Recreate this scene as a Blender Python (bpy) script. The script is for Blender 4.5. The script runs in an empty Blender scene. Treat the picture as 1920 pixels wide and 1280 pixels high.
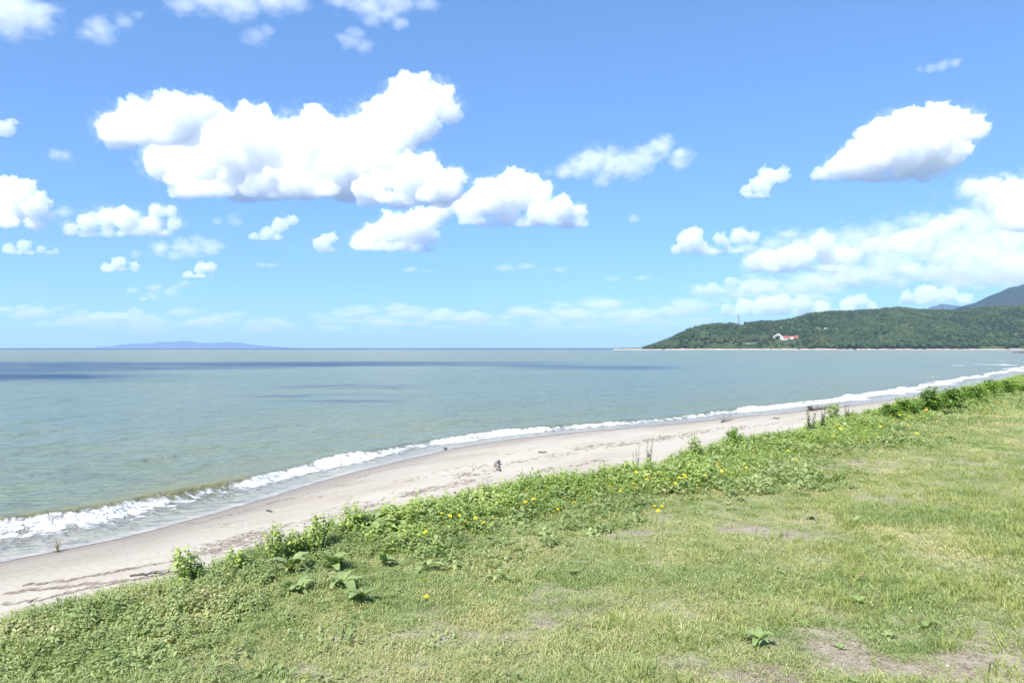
import bpy, bmesh, math, random
import numpy as np
from mathutils import Vector, Matrix, noise as mnoise

random.seed(7)
rng = np.random.default_rng(7)
scene = bpy.context.scene
COL = scene.collection

# ------------------------------------------------------------------ camera, sky, sun, exposure
CAM_H = 5.0                      # metres above the sea
F = 1387.0                       # focal length in pixels of the 1920 px photograph
PITCH = math.atan(12.0 / F)
cam_data = bpy.data.cameras.new("camera")
cam_data.sensor_width = 36.0
cam_data.lens = F / 1920.0 * 36.0
cam_data.clip_start = 0.1
cam_data.clip_end = 400000.0
cam = bpy.data.objects.new("camera", cam_data)
COL.objects.link(cam)
cam.location = (0, 0, CAM_H)
cam.rotation_euler = (math.pi / 2 + PITCH, 0, 0)
scene.camera = cam

SUN_ELEV = math.radians(47)
SUN_AZ = math.radians(-150)      # measured from the view direction (+Y), positive to the right
world = bpy.data.worlds.new("World")
scene.world = world
world.use_nodes = True
wn = world.node_tree
wn.nodes.clear()
w_out = wn.nodes.new("ShaderNodeOutputWorld")
w_bg = wn.nodes.new("ShaderNodeBackground")
w_sky = wn.nodes.new("ShaderNodeTexSky")
w_sky.sky_type = 'NISHITA'
w_sky.sun_disc = False
w_sky.sun_elevation = SUN_ELEV
w_sky.sun_rotation = SUN_AZ
w_sky.altitude = 3000.0
w_sky.air_density = 1.0
w_sky.dust_density = 0.0
w_sky.ozone_density = 10.0
w_bg.inputs['Strength'].default_value = 0.15
w_gam = wn.nodes.new("ShaderNodeGamma")          # even tone response for the whole dome
w_gam.inputs['Gamma'].default_value = 0.56
w_mul = wn.nodes.new("ShaderNodeMix")
w_mul.data_type = 'RGBA'; w_mul.blend_type = 'MULTIPLY'
w_mul.inputs['Factor'].default_value = 1.0
for _s in w_mul.inputs:
    if _s.type == 'RGBA' and _s.name == 'B': _s.default_value = (0.845, 1.20, 1.61, 1)
_a = [q for q in w_mul.inputs if q.type == 'RGBA' and q.name == 'A'][0]
_r = [q for q in w_mul.outputs if q.type == 'RGBA'][0]
wn.links.new(w_sky.outputs[0], w_gam.inputs['Color'])
wn.links.new(w_gam.outputs[0], _a)
wn.links.new(_r, w_bg.inputs['Color'])
wn.links.new(w_bg.outputs[0], w_out.inputs['Surface'])

sun_data = bpy.data.lights.new("sun", 'SUN')
sun_data.energy = 5.0
sun_data.angle = math.radians(0.55)
sun_data.color = (1.0, 0.965, 0.90)
sun = bpy.data.objects.new("sun", sun_data)
COL.objects.link(sun)
sun_dir = Vector((math.sin(SUN_AZ) * math.cos(SUN_ELEV), math.cos(SUN_AZ) * math.cos(SUN_ELEV), math.sin(SUN_ELEV)))
sun.rotation_euler = sun_dir.to_track_quat('Z', 'Y').to_euler()
sun.location = (0, 0, 60)

vs = scene.view_settings
vs.view_transform = 'Standard'
vs.look = 'None'
vs.exposure = 0.9
vs.gamma = 1.0
vs.use_curve_mapping = False
cy = scene.cycles
cy.max_bounces = 28
cy.diffuse_bounces = 3
cy.glossy_bounces = 2
cy.transmission_bounces = 3
cy.transparent_max_bounces = 8
cy.volume_bounces = 26
cy.use_denoising = True
cy.sample_clamp_indirect = 8.0
cy.caustics_reflective = False
cy.caustics_refractive = False

# ------------------------------------------------------------------ helpers
def unproject(px, py, depth):
    """a point `depth` metres ahead of the camera, seen at pixel (px, py) of the 1920x1280 photograph"""
    u = (px - 960.0) / F
    v = (640.0 - py) / F
    c, s = math.cos(PITCH), math.sin(PITCH)
    return Vector((u * depth, depth * (c - v * s), CAM_H + depth * (s + v * c)))

def on_height(px, py, z):
    """the point at height z seen at that pixel"""
    p = unproject(px, py, 1.0)
    k = (z - CAM_H) / (p.z - CAM_H)
    return Vector((p.x * k, p.y * k, z))

def mesh_np(name, verts, faces, mat=None, smooth=False, attrs=None):
    me = bpy.data.meshes.new(name)
    verts = np.asarray(verts, dtype=np.float32).reshape(-1, 3)
    faces = np.asarray(faces, dtype=np.int32)
    n, k = faces.shape
    me.vertices.add(len(verts)); me.vertices.foreach_set("co", verts.ravel())
    me.loops.add(n * k); me.loops.foreach_set("vertex_index", faces.ravel())
    me.polygons.add(n)
    me.polygons.foreach_set("loop_start", np.arange(0, n * k, k, dtype=np.int32))
    me.polygons.foreach_set("use_smooth", np.full(n, smooth, dtype=bool))
    me.update(calc_edges=True)
    if attrs:
        for an, val in attrs.items():
            a = me.attributes.new(an, 'FLOAT', 'POINT')
            a.data.foreach_set("value", np.asarray(val, dtype=np.float32).ravel())
    if mat: me.materials.append(mat)
    return me

def link(name, me, parent=None, label=None, cat=None, group=None, kind=None):
    o = bpy.data.objects.new(name, me)
    COL.objects.link(o)
    if parent: o.parent = parent
    if label: o["label"] = label
    if cat: o["category"] = cat
    if group: o["group"] = group
    if kind: o["kind"] = kind
    return o

# lattice noise for numpy
_perm = np.random.default_rng(3).random((256, 256)).astype(np.float32)
def vnoise(x, y):
    xi = np.floor(x).astype(np.int64); yi = np.floor(y).astype(np.int64)
    fx = x - xi; fy = y - yi
    fx = fx * fx * (3 - 2 * fx); fy = fy * fy * (3 - 2 * fy)
    a = _perm[xi & 255, yi & 255]; b = _perm[(xi + 1) & 255, yi & 255]
    c = _perm[xi & 255, (yi + 1) & 255]; d = _perm[(xi + 1) & 255, (yi + 1) & 255]
    return (a * (1 - fx) + b * fx) * (1 - fy) + (c * (1 - fx) + d * fx) * fy
def fbm(x, y, oct=4, gain=0.5):
    s = 0; a = 1.0; t = 0
    for i in range(oct):
        s = s + a * vnoise(x * 2 ** i + 17.3 * i, y * 2 ** i - 9.1 * i); t += a; a *= gain
    return s / t
def sstep(a, b, x):
    k = np.clip((x - a) / (b - a), 0, 1)
    return k * k * (3 - 2 * k)

def nodemat(name):
    m = bpy.data.materials.new(name)
    m.use_nodes = True
    nt = m.node_tree
    nt.nodes.clear()
    out = nt.nodes.new("ShaderNodeOutputMaterial")
    return m, nt, out
def N(nt, typ, **kw):
    n = nt.nodes.new(typ)
    for k, v in kw.items():
        if k in n.inputs: n.inputs[k].default_value = v
        else: setattr(n, k, v)
    return n
# ------------------------------------------------------------------ shore frame: t runs along the shore, s across it (seaward)
DV = np.array((0.656, 0.755)); NV = np.array((-0.755, 0.656))
def ts_of(x, y): return x * DV[0] + y * DV[1], x * NV[0] + y * NV[1]
def xy_of(t, s): return t * DV[0] + s * NV[0], t * DV[1] + s * NV[1]
_wt = np.array([-60, 0, 5.3, 9.4, 13.7, 18, 24, 31.6, 45.5, 69, 110, 168, 300, 700, 1500])
_ws = np.array([19.5, 20.3, 20.7, 21.2, 23.0, 24.8, 26.6, 27.2, 24.2, 20.3, 18.6, 18.5, 20, 12, -60])
def s_water(t):
    t = np.asarray(t, dtype=np.float64)
    acc = 0
    for k, w in ((-3, 1), (-1.5, 2), (0, 3), (1.5, 2), (3, 1)):
        acc = acc + w * np.interp(t + k, _wt, _ws)
    return acc / 9 + 0.55 * (vnoise(t / 7.0 + 3, t * 0 + 1.5) - .5) + 0.35 * (vnoise(t / 2.6 + 9, t * 0 + 7.5) - .5)
S_EDGE = 4.7
def edge_s(t):
    return S_EDGE - .30 * (1 - sstep(1.4, 2.8, t)) + .50 * sstep(2.4, 3.4, t) * (1 - sstep(6.0, 8.5, t)) + 0.9 * (vnoise(t / 5.0 + 40, t * 0 + 2.2) - .5) + 0.7 * (vnoise(t / 1.7, t * 0 + 4.2) - .5)
def land_z(t, s):
    t = np.asarray(t, dtype=np.float64); s = np.asarray(s, dtype=np.float64)
    w = s_water(t); e = edge_s(t)
    foot = e + 3.0
    field = 3.4 + 0.10 * (fbm(t / 3.5, s / 3.5, 3) - .5) + 0.03 * (fbm(t / .5, s / .5, 2) - .5)
    q = np.clip((s - foot) / np.maximum(w - foot, 1), 0, 1.0)
    beach = 1.30 * (1 - q) ** 1.15 + 0.10 * (fbm(t / 4.0 + 5, s / 1.6, 3) - .5) * (1 - q) + 0.05 * (fbm(t / .9, s / .35 + 3, 3) - .5) * np.clip((1 - q) * 4, 0, 1)
    beach = np.where(s > w, -0.07 * (s - w), beach)
    beach = np.maximum(beach, -2.6)
    k = sstep(0, 1, (s - e) / 3.0)
    return field * (1 - k) + beach * k
def ground_at(px, py):
    z = 2.0
    for i in range(40):
        p = on_height(px, py, z)
        t, s = ts_of(p.x, p.y)
        z2 = float(land_z(np.array([t]), np.array([s]))[0])
        z = z + (z2 - z) * 0.6
    return Vector((p.x, p.y, z))
def ground_many(px, py):
    """the same for many pixels at once"""
    px = np.asarray(px, float); py = np.asarray(py, float)
    u = (px - 960.0) / F; v = (640.0 - py) / F; c, sn = math.cos(PITCH), math.sin(PITCH)
    dy = c - v * sn; dz = sn + v * c
    z = np.full(px.shape, 1.0)
    for i in range(40):
        k = (z - CAM_H) / dz
        t, s = ts_of(u * k, dy * k)
        z = z + (land_z(t, s) - z) * .6
    return np.stack([u * k, dy * k, z], -1)
def field_at(px, py):
    p = on_height(px, py, 3.4)
    t, s = ts_of(p.x, p.y)
    return Vector((p.x, p.y, float(land_z(np.array([t]), np.array([s]))[0])))

def axis(*segs):
    out = []
    for a, b, n in segs: out += list(np.linspace(a, b, n, endpoint=False))
    return np.array(out)
def geo(a, b, n):      # growing steps from a to b
    return a * (b / a) ** np.linspace(0, 1, n)
T = np.concatenate([-geo(40, 30000, 40)[::-1], axis((-39, 0, 60), (0, 40, 260), (40, 100, 180), (100, 260, 160)), geo(260, 30000, 50)])

def grid_faces(nr, nc):
    i = np.arange(nr - 1)[:, None] * nc + np.arange(nc - 1)[None, :]
    return np.stack([i, i + 1, i + nc + 1, i + nc], -1).reshape(-1, 4)

# ---- materials of the ground
def link2(nt, a, b): nt.links.new(a, b)
def ramp(nt, stops, interp='LINEAR'):
    r = nt.nodes.new("ShaderNodeValToRGB")
    r.color_ramp.interpolation = interp
    el = r.color_ramp.elements
    el[0].position, el[0].color = stops[0][0], (*stops[0][1], 1)
    el[1].position, el[1].color = stops[-1][0], (*stops[-1][1], 1)
    for p, c in stops[1:-1]:
        e = el.new(p); e.color = (*c, 1)
    return r
def mixc(nt, fac, a, b, blend='MIX'):
    m = nt.nodes.new("ShaderNodeMix"); m.data_type = 'RGBA'; m.blend_type = blend
    ins = [q for q in m.inputs if q.enabled]
    f = [q for q in m.inputs if q.name == 'Factor' and q.type == 'VALUE'][0]
    A = [q for q in m.inputs if q.type == 'RGBA' and q.name == 'A'][0]; B = [q for q in m.inputs if q.type == 'RGBA' and q.name == 'B'][0]
    for sock, v in ((f, fac), (A, a), (B, b)):
        if hasattr(v, 'is_output'): nt.links.new(v, sock)
        elif isinstance(v, (int, float)): sock.default_value = v
        else: sock.default_value = (*v, 1)
    return [q for q in m.outputs if q.type == 'RGBA'][0]
def math_(nt, op, a, b=None, c=None, clamp=False):
    m = nt.nodes.new("ShaderNodeMath"); m.operation = op; m.use_clamp = clamp
    for sock, v in zip(m.inputs, (a, b, c)):
        if v is None: continue
        if hasattr(v, 'is_output'): nt.links.new(v, sock)
        else: sock.default_value = v
    return m.outputs[0]
def maprange(nt, v, a, b, c=0.0, d=1.0, smooth=True):
    m = nt.nodes.new("ShaderNodeMapRange"); m.interpolation_type = 'SMOOTHSTEP' if smooth else 'LINEAR'
    nt.links.new(v, m.inputs['Value'])
    for k, x in (('From Min', a), ('From Max', b), ('To Min', c), ('To Max', d)): m.inputs[k].default_value = x
    return m.outputs[0]
def noise_(nt, vec, scale, detail=4.0, rough=0.55, dist=0.0):
    n = N(nt, "ShaderNodeTexNoise", Scale=scale, Detail=detail, Roughness=rough, Distortion=dist)
    nt.links.new(vec, n.inputs['Vector'])
    return n.outputs[0]
def attr(nt, name):
    a = nt.nodes.new("ShaderNodeAttribute"); a.attribute_name = name
    return a.outputs['Fac']
def bump_(nt, h, strength, dist):
    b = N(nt, "ShaderNodeBump", Strength=strength, Distance=dist); nt.links.new(h, b.inputs['Height'])
    return b.outputs[0]
def principled(nt, out, color=None, rough=0.8, normal=None, spec=0.3):
    b = nt.nodes.new("ShaderNodeBsdfPrincipled")
    if color is not None:
        if hasattr(color, 'is_output'): nt.links.new(color, b.inputs['Base Color'])
        else: b.inputs['Base Color'].default_value = (*color, 1)
    if hasattr(rough, 'is_output'): nt.links.new(rough, b.inputs['Roughness'])
    else: b.inputs['Roughness'].default_value = rough
    b.inputs['Specular IOR Level'].default_value = spec
    if normal is not None: nt.links.new(normal, b.inputs['Normal'])
    nt.links.new(b.outputs[0], out.inputs['Surface'])
    return b

def sand_material():
    m, nt, out = nodemat("beach_sand")
    g = N(nt, "ShaderNodeNewGeometry"); P = g.outputs['Position']
    mp = N(nt, "ShaderNodeMapping"); mp.inputs['Rotation'].default_value = (0, 0, -math.atan2(DV[1], DV[0])); nt.links.new(P, mp.inputs['Vector'])
    st = N(nt, "ShaderNodeMapping"); st.inputs['Scale'].default_value = (0.16, 1.0, 1.0); nt.links.new(mp.outputs[0], st.inputs['Vector'])
    streak = noise_(nt, st.outputs[0], 1.1, 5, .6)
    big = noise_(nt, P, .35, 4, .5)
    fine = noise_(nt, P, 60, 3, .6)
    c1 = ramp(nt, [(.3, (.365, .32, .252)), (.55, (.43, .383, .312)), (.75, (.458, .415, .348))]); nt.links.new(streak, c1.inputs[0])
    c2 = mixc(nt, maprange(nt, big, .4, .7), c1.outputs[0], (.445, .402, .337))
    grit = mixc(nt, maprange(nt, fine, .62, .75), c2, (.30, .25, .20))
    u = attr(nt, "landward")
    wetn = math_(nt, 'MULTIPLY_ADD', math_(nt, 'SUBTRACT', streak, .5), 2.6, u)
    wet = maprange(nt, wetn, .3, 2.9, 1, 0)
    damp = maprange(nt, wetn, 1.8, 5.5, .4, 0)
    col = mixc(nt, damp, grit, (.285, .245, .20))
    col = mixc(nt, wet, col, (.245, .21, .168))
    rgh = math_(nt, 'MULTIPLY_ADD', wet, -.40, .92)
    mid = noise_(nt, P, 7, 4, .6)
    h = math_(nt, 'ADD', math_(nt, 'MULTIPLY', mid, 1.0), math_(nt, 'MULTIPLY', fine, .12))
    hs = math_(nt, 'MULTIPLY', h, math_(nt, 'SUBTRACT', 1.05, wet))
    principled(nt, out, col, rgh, bump_(nt, hs, .7, .05), .22)
    return m

def soil_material():
    m, nt, out = nodemat("sandy_soil")
    g = N(nt, "ShaderNodeNewGeometry"); P = g.outputs['Position']
    n1 = noise_(nt, P, 2.2, 5, .6); n2 = noise_(nt, P, 38, 4, .65); n3 = noise_(nt, P, 130, 2, .5)
    c = ramp(nt, [(.3, (.25, .21, .14)), (.5, (.325, .28, .195)), (.7, (.385, .335, .25))]); nt.links.new(n1, c.inputs[0])
    c2 = mixc(nt, maprange(nt, n2, .35, .7), c.outputs[0], (.37, .325, .26))
    c3 = mixc(nt, maprange(nt, n3, .62, .72), c2, (.50, .47, .43))
    c4 = mixc(nt, maprange(nt, n2, .66, .8), c3, (.13, .10, .075))
    green = maprange(nt, attr(nt, "turf"), .15, .8)
    c5 = mixc(nt, math_(nt, 'MULTIPLY', green, .8), c4, (.25, .265, .135))
    h = math_(nt, 'ADD', n2, math_(nt, 'MULTIPLY', n3, .4))
    principled(nt, out, c5, .95, bump_(nt, h, .7, .03), .2)
    return m

def turf_cover(x, y):
    """how closely the turf grows: 0 bare sandy soil .. 1 dense"""
    t, s = ts_of(x, y)
    c = sstep(.26, .48, fbm(x / 1.3 + 3, y / 1.3 + 8, 4)) * .55 + .45 * sstep(.3, .5, fbm(x / .35, y / .35, 3))
    c = .35 + .65 * c
    for (px, py, hx, hy, k) in BARE:
        p = on_height(px, py, 3.4); q = on_height(px, py - hy, 3.4); w = hx * p.y / F
        L = max(abs(q.y - p.y), .12)
        d = np.sqrt(((x - p.x) / w) ** 2 + ((y - p.y) / L) ** 2) + 1.3 * (fbm(x / .30 + 5, y / .30, 3) - .5) + 1.5 * (fbm(x / .09, y / .09, 3) - .5)
        c = c * (1 - .76 * k * (1 - sstep(.35, 1.35, d)))
    return np.clip(c, 0, 1)
BARE = [(1560, 1225, 190, 45, .97), (1850, 1240, 130, 40, .95), (1430, 1262, 120, 30, .9), (1390, 990, 60, 14, .9), (1480, 1005, 50, 12, .75), (1200, 996, 75, 9, .85), (1030, 1165, 50, 14, .9),
        (950, 1187, 90, 12, .85), (760, 1185, 60, 10, .6), (1020, 1090, 34, 9, .75), (1010, 1118, 60, 9, .7), (1120, 1105, 50, 12, .5), (1225, 1055, 28, 10, .6), (820, 1180, 60, 7, .6), (1640, 935, 60, 7, .5), (1740, 860, 60, 8, .6),
        (560, 1250, 60, 12, .6), (520, 1095, 22, 8, .8), (1860, 870, 60, 8, .5), (1330, 870, 40, 6, .3), (1690, 1160, 50, 12, .5), (1860, 1150, 60, 14, .5), (1550, 1150, 40, 10, .55), (1250, 1225, 60, 12, .6)]

def build_ground():
    S1 = np.concatenate([-geo(3, 30000, 46)[::-1], axis((-2.9, 2, 30), (2, 6.2, 40), (6.2, 6.4, 1))])
    S2 = np.concatenate([axis((6.2, 9, 14), (9, 32, 190)), axis((32, 66, 14))])
    for nm, S, mat in (("grass_field", S1, soil_material()), ("beach", S2, sand_material())):
        tt, ss = np.meshgrid(T, S)
        z = land_z(tt, ss)
        x, y = xy_of(tt, ss)
        fc = grid_faces(len(S), len(T))
        if nm == "beach": at = {"landward": s_water(tt) - ss}
        else: at = {"turf": turf_cover(x, y)}
        me = mesh_np(nm, np.stack([x, y, z], -1), fc[:, ::-1] if False else fc, mat, True, at)
        link(nm, me, kind="structure")
build_ground()

# ------------------------------------------------------------------ sea
def foam_width(t): return np.interp(t, [-60, 0, 8, 14, 20, 40, 48, 70, 150, 300], [2.5, 2.3, 2.0, 1.7, 1.4, 1.25, 1.4, 2.3, 4.6, 6.0])
def sea_material():
    m, nt, out = nodemat("turbid_sea_water")
    g = N(nt, "ShaderNodeNewGeometry"); P = g.outputs['Position']
    mp = N(nt, "ShaderNodeMapping"); mp.inputs['Rotation'].default_value = (0, 0, -math.atan2(DV[1], DV[0]) + .25); nt.links.new(P, mp.inputs['Vector'])
    st = N(nt, "ShaderNodeMapping"); st.inputs['Scale'].default_value = (0.30, 1.0, 1.0); nt.links.new(mp.outputs[0], st.inputs['Vector'])
    V = st.outputs[0]
    w1 = noise_(nt, V, 1.3, 4, .6, .3); w2 = noise_(nt, V, .28, 4, .6); w3 = noise_(nt, V, .035, 4, .6)
    sil = ramp(nt, [(.30, (.142, .198, .166)), (.5, (.168, .220, .178)), (.7, (.198, .236, .176))]); nt.links.new(w3, sil.inputs[0])
    col = mixc(nt, maprange(nt, w2, .35, .7), sil.outputs[0], (.150, .210, .186))
    col = mixc(nt, math_(nt, 'MULTIPLY', attr(nt, "murk"), .9), col, (.205, .205, .095))
    dark_blue = attr(nt, "dark_blue")
    col = mixc(nt, dark_blue, col, (.028, .055, .105))
    # foam: lacy bubbles where the wave runs up
    lace = noise_(nt, P, 2.6, 6, .68, .6); lace2 = noise_(nt, V, 7.0, 5, .65, .3)
    ln = math_(nt, 'MULTIPLY_ADD', lace2, .45, math_(nt, 'MULTIPLY', lace, .55))
    fo = attr(nt, "foam")
    fm = math_(nt, 'ADD', ln, math_(nt, 'MULTIPLY_ADD', fo, .56, -.56))
    foam = maprange(nt, fm, .28, .50)
    thin = math_(nt, 'MULTIPLY', foam, maprange(nt, fo, .02, .12))
    film = attr(nt, "film")
    col = mixc(nt, film, col, (.39, .37, .335))
    col2 = mixc(nt, thin, col, (.82, .83, .84))
    rgh = math_(nt, 'MULTIPLY_ADD', thin, .5, .30)
    dist = attr(nt, "calm")
    h = math_(nt, 'ADD', math_(nt, 'MULTIPLY', w1, .34), math_(nt, 'MULTIPLY', w2, .60))
    hf = noise_(nt, V, 6.0, 3, .6)
    h = math_(nt, 'ADD', h, math_(nt, 'MULTIPLY', hf, .11))
    h = math_(nt, 'ADD', h, math_(nt, 'MULTIPLY', thin, .12))
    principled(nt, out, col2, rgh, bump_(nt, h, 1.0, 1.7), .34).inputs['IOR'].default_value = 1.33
    return m

def softbox(v, a, b, e): return sstep(a - e, a + e, v) * (1 - sstep(b - e, b + e, v))
def build_sea():
    U = np.concatenate([axis((-.62, 9, 110), (9, 30, 90), (30, 120, 120)), geo(120, 42000, 130)])
    T2 = np.concatenate([-geo(40, 42000, 70)[::-1], axis((-39, 0, 90), (0, 40, 300), (40, 110, 220), (110, 300, 200)), geo(300, 42000, 90)])
    tt, uu = np.meshgrid(T2, U)
    far = sstep(200, 2000, uu)
    w = s_water(np.clip(tt, -60, 300))
    # the run-up edge, then waves
    ss = w + uu
    x, y = xy_of(tt, ss)
    dcam = np.sqrt(x * x + y * y)
    fw = foam_width(tt) * (1 + .5 * (fbm(tt / 6.0, tt * 0 + 3, 3) - .5))
    chop = .20 * (fbm(tt / 2.6 + uu * .1, uu / 1.0, 4) - .5) + .20 * (fbm(tt / 11.0, uu / 3.6 + 4, 3) - .5)
    z = chop * sstep(.5, 8, uu) * (1 - sstep(90, 260, dcam))
    ph = uu - fw - .25
    amp = (.34 + .16 * (1 - sstep(8, 14, tt))) * (.45 + .9 * fbm(tt / 5.0 + 30, tt * 0 + 1, 2)) * np.where(tt < 60, 1, 1.2)
    z = z + amp * np.exp(-np.where(ph > 0, (ph / 1.5) ** 2, (ph / .33) ** 2))        # the breaking wave: steep towards land
    ph2 = uu - fw - 8.5 - 2 * fbm(tt / 9., tt * 0, 2)
    z = z + .20 * fbm(tt / 8.0 + 3, tt * 0 + 9, 2) * np.exp(-(ph2 / 1.5) ** 2)
    slope_up = np.clip(-uu, 0, 2) * .055
    z = z + .022 + slope_up * .8 + .03 * np.exp(-(uu / .5) ** 2)
    zl = land_z(tt, ss) + .010
    kk = sstep(-.55, .45, uu)
    z = np.where(uu < .45, zl * (1 - kk) + np.maximum(z, zl) * kk, z)
    # foam attributes
    inwash = sstep(-.62, -.45, uu + .12 * (fbm(tt / .8, uu * 0, 2) - .5)) * (1 - sstep(-.15, .35, uu - fw))
    crest = np.exp(-((uu - fw) / .42) ** 2)
    br = sstep(.36, .6, fbm(tt / 4.0 + 11, tt * 0 + 5, 3))                            # where the crest is breaking
    br = np.where(tt > 55, np.maximum(br, .7), br)
    lead = np.exp(-((uu + .42) / .10) ** 2)
    wl = 1 - sstep(10, 22, tt)
    foam = inwash * ((.38 + .12 * wl) * sstep(-.6, -.1, uu) + (.34 - .12 * wl) * sstep(.0, .6, uu / fw)) + crest * (.60 * br + .25) * (.8 - .18 * wl) + lead * .35
    foam = np.where(tt > 48, np.maximum(foam, inwash * .70 * sstep(.1, .5, uu / fw)), foam)
    foam = foam + .50 * np.exp(-((uu - fw - 1.3) / 1.0) ** 2) * sstep(.45, .7, fbm(tt / 2.5, uu / 1.2, 3))
    foam = foam + .62 * softbox(uu, fw + 1.8, fw + 4.5, .8) * sstep(.56, .72, fbm(tt / 3.0 + 21, uu / .8, 3)) * (1 - sstep(14, 24, tt))
    foam = foam + .52 * softbox(uu, 6, 22, 4) * sstep(.60, .78, fbm(tt / 6.0 + 80, uu / 1.1, 3)) * sstep(30, 90, tt)
    for (px, py, hx, hy) in CAPS:
        p = on_height(px, py, 0.0)
        hl = max(hy * p.y * p.y / (F * CAM_H), .4); hw = hx * p.y / F
        foam = foam + 1.0 * np.exp(-((x - p.x) / hw) ** 2 - ((y - p.y - .25 * (x - p.x)) / hl) ** 2)
    foam = np.clip(foam, 0, 1)
    film = np.maximum(inwash * .6 * (1 - sstep(.4, .95, uu / fw)), 1 - sstep(-.35, .25, uu))
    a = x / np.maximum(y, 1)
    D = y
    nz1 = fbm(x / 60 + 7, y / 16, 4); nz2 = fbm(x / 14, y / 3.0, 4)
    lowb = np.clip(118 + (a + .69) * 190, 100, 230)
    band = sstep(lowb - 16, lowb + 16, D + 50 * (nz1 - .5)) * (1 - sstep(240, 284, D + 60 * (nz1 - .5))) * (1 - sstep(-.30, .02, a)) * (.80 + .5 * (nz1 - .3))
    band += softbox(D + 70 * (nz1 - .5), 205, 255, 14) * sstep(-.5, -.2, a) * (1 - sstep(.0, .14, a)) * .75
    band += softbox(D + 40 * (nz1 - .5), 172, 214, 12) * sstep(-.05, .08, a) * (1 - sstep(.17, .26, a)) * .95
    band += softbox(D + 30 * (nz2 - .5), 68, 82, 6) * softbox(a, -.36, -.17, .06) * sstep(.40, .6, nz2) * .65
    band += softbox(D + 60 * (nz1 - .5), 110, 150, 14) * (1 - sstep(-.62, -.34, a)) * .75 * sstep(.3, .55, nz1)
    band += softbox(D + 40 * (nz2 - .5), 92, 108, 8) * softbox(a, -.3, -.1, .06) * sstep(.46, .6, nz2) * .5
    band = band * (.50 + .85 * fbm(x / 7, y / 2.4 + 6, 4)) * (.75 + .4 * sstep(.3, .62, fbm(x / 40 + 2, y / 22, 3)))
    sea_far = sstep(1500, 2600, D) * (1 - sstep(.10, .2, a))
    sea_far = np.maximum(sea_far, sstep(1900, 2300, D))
    dark_blue = np.clip(np.maximum(band * .82, sea_far * .95), 0, 1)  # dark blue base colour: irregular bands across the bay, and the far sea
    murk = np.exp(-((uu - fw - .7) / .8) ** 2) * (1 - sstep(9, 16, tt)) * 1.0 + .55 * softbox(uu, 1, 5.5, 2) * (1 - sstep(10, 26, tt)) + .30 * (1 - sstep(8, 30, uu)) + .35 * softbox(D, 300, 1500, 90)
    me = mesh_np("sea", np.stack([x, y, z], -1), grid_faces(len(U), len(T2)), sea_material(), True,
                 {"foam": foam, "film": np.clip(film, 0, 1), "dark_blue": dark_blue, "murk": np.clip(murk, 0, 1)})
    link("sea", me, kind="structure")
CAPS = [(1754, 707, 8, 1.6), (1840, 683, 9, 1.6), (1892, 677, 13, 1.6), (1795, 685, 26, 1.0), (1712, 712, 6, 1.0), (1885, 684, 26, 1.0), (1680, 737, 12, 1.6), (1910, 694, 26, 2), (1120, 791, 11, 2), (1700, 733, 22, 2.4),
        (1590, 685, 6, .8), (1385, 679, 7, .7), (1320, 684, 6, .5), (1750, 720, 30, 1.2), (1600, 748, 25, 2)]
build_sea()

# ------------------------------------------------------------------ far land
def forest_floor_material(name, grass=(.085, .115, .040), dark=(.035, .06, .025)):
    m, nt, out = nodemat(name)
    g = N(nt, "ShaderNodeNewGeometry"); P = g.outputs['Position']
    n1 = noise_(nt, P, .012, 5, .6); n2 = noise_(nt, P, .09, 4, .6)
    c = ramp(nt, [(.35, dark), (.6, grass)]); nt.links.new(n1, c.inputs[0])
    c2 = mixc(nt, maprange(nt, n2, .35, .7), c.outputs[0], tuple(.6 * q for q in dark))
    sep = N(nt, "ShaderNodeSeparateXYZ"); nt.links.new(P, sep.inputs[0])
    zz = math_(nt, 'ADD', sep.outputs[2], math_(nt, 'MULTIPLY', n2, -5.0))
    c3 = mixc(nt, maprange(nt, zz, -.5, 1.6, 1, 0), c2, (.36, .31, .26))
    principled(nt, out, c3, .95, bump_(nt, n2, 1.0, 6.0), .1)
    return m

HL_A = np.array([1150, 1180, 1200, 1222, 1240, 1255, 1272, 1290, 1320, 1350, 1385, 1420, 1470, 1500, 1520, 1560, 1620, 1690, 1750, 1800, 1850, 1920, 2050, 2300])
HL_Y = np.array([653.6, 653.3, 653.0, 651, 645, 637, 627, 618, 610, 607, 606, 604, 600, 596, 589, 584, 582, 579, 582, 583, 577, 576, 574, 580.])
TREE_H = 10.0
def head_base(a): return np.interp(a, [1150, 1200, 1300, 1500, 1700, 1900, 2300], [1790, 1760, 1720, 1690, 1680, 1650, 1500]) + 26 * (fbm(a / 34.0, a * 0 + 2, 3) - .5)
def head_ridge(a): return np.interp(a, [1150, 1250, 1400, 1600, 2300], [1810, 1880, 2020, 2350, 2500])
def head_z(a, y):
    b, r = head_base(a), head_ridge(a)
    h = CAM_H + (652.0 - np.interp(a, HL_A, HL_Y)) / F * r
    trees = TREE_H * sstep(1215, 1260, a)
    h = np.maximum(h - trees, 1.2)
    q = (y - b) / (r - b)
    spur = 1 + .22 * (fbm(a / 60.0 + 4, y / 240.0, 4) - .5) * 4 * np.clip(q, 0, 1) * np.clip(1 - q, 0, 1)
    up = np.where(q < 1, (np.sin(np.clip(q, 0, 1) * math.pi / 2)) ** 1.15, 1 - .5 * np.clip(q - 1, 0, 1.5) ** 1.3)
    front = sstep(0, .06, q)
    z = h * up * spur * front + 1.6 * front - 2.5 * (1 - front) + 1.5 * np.clip(h / 20, 0, 1) * front * (fbm(a / 5.0, y / 22., 3) - .5)
    return z
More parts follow.
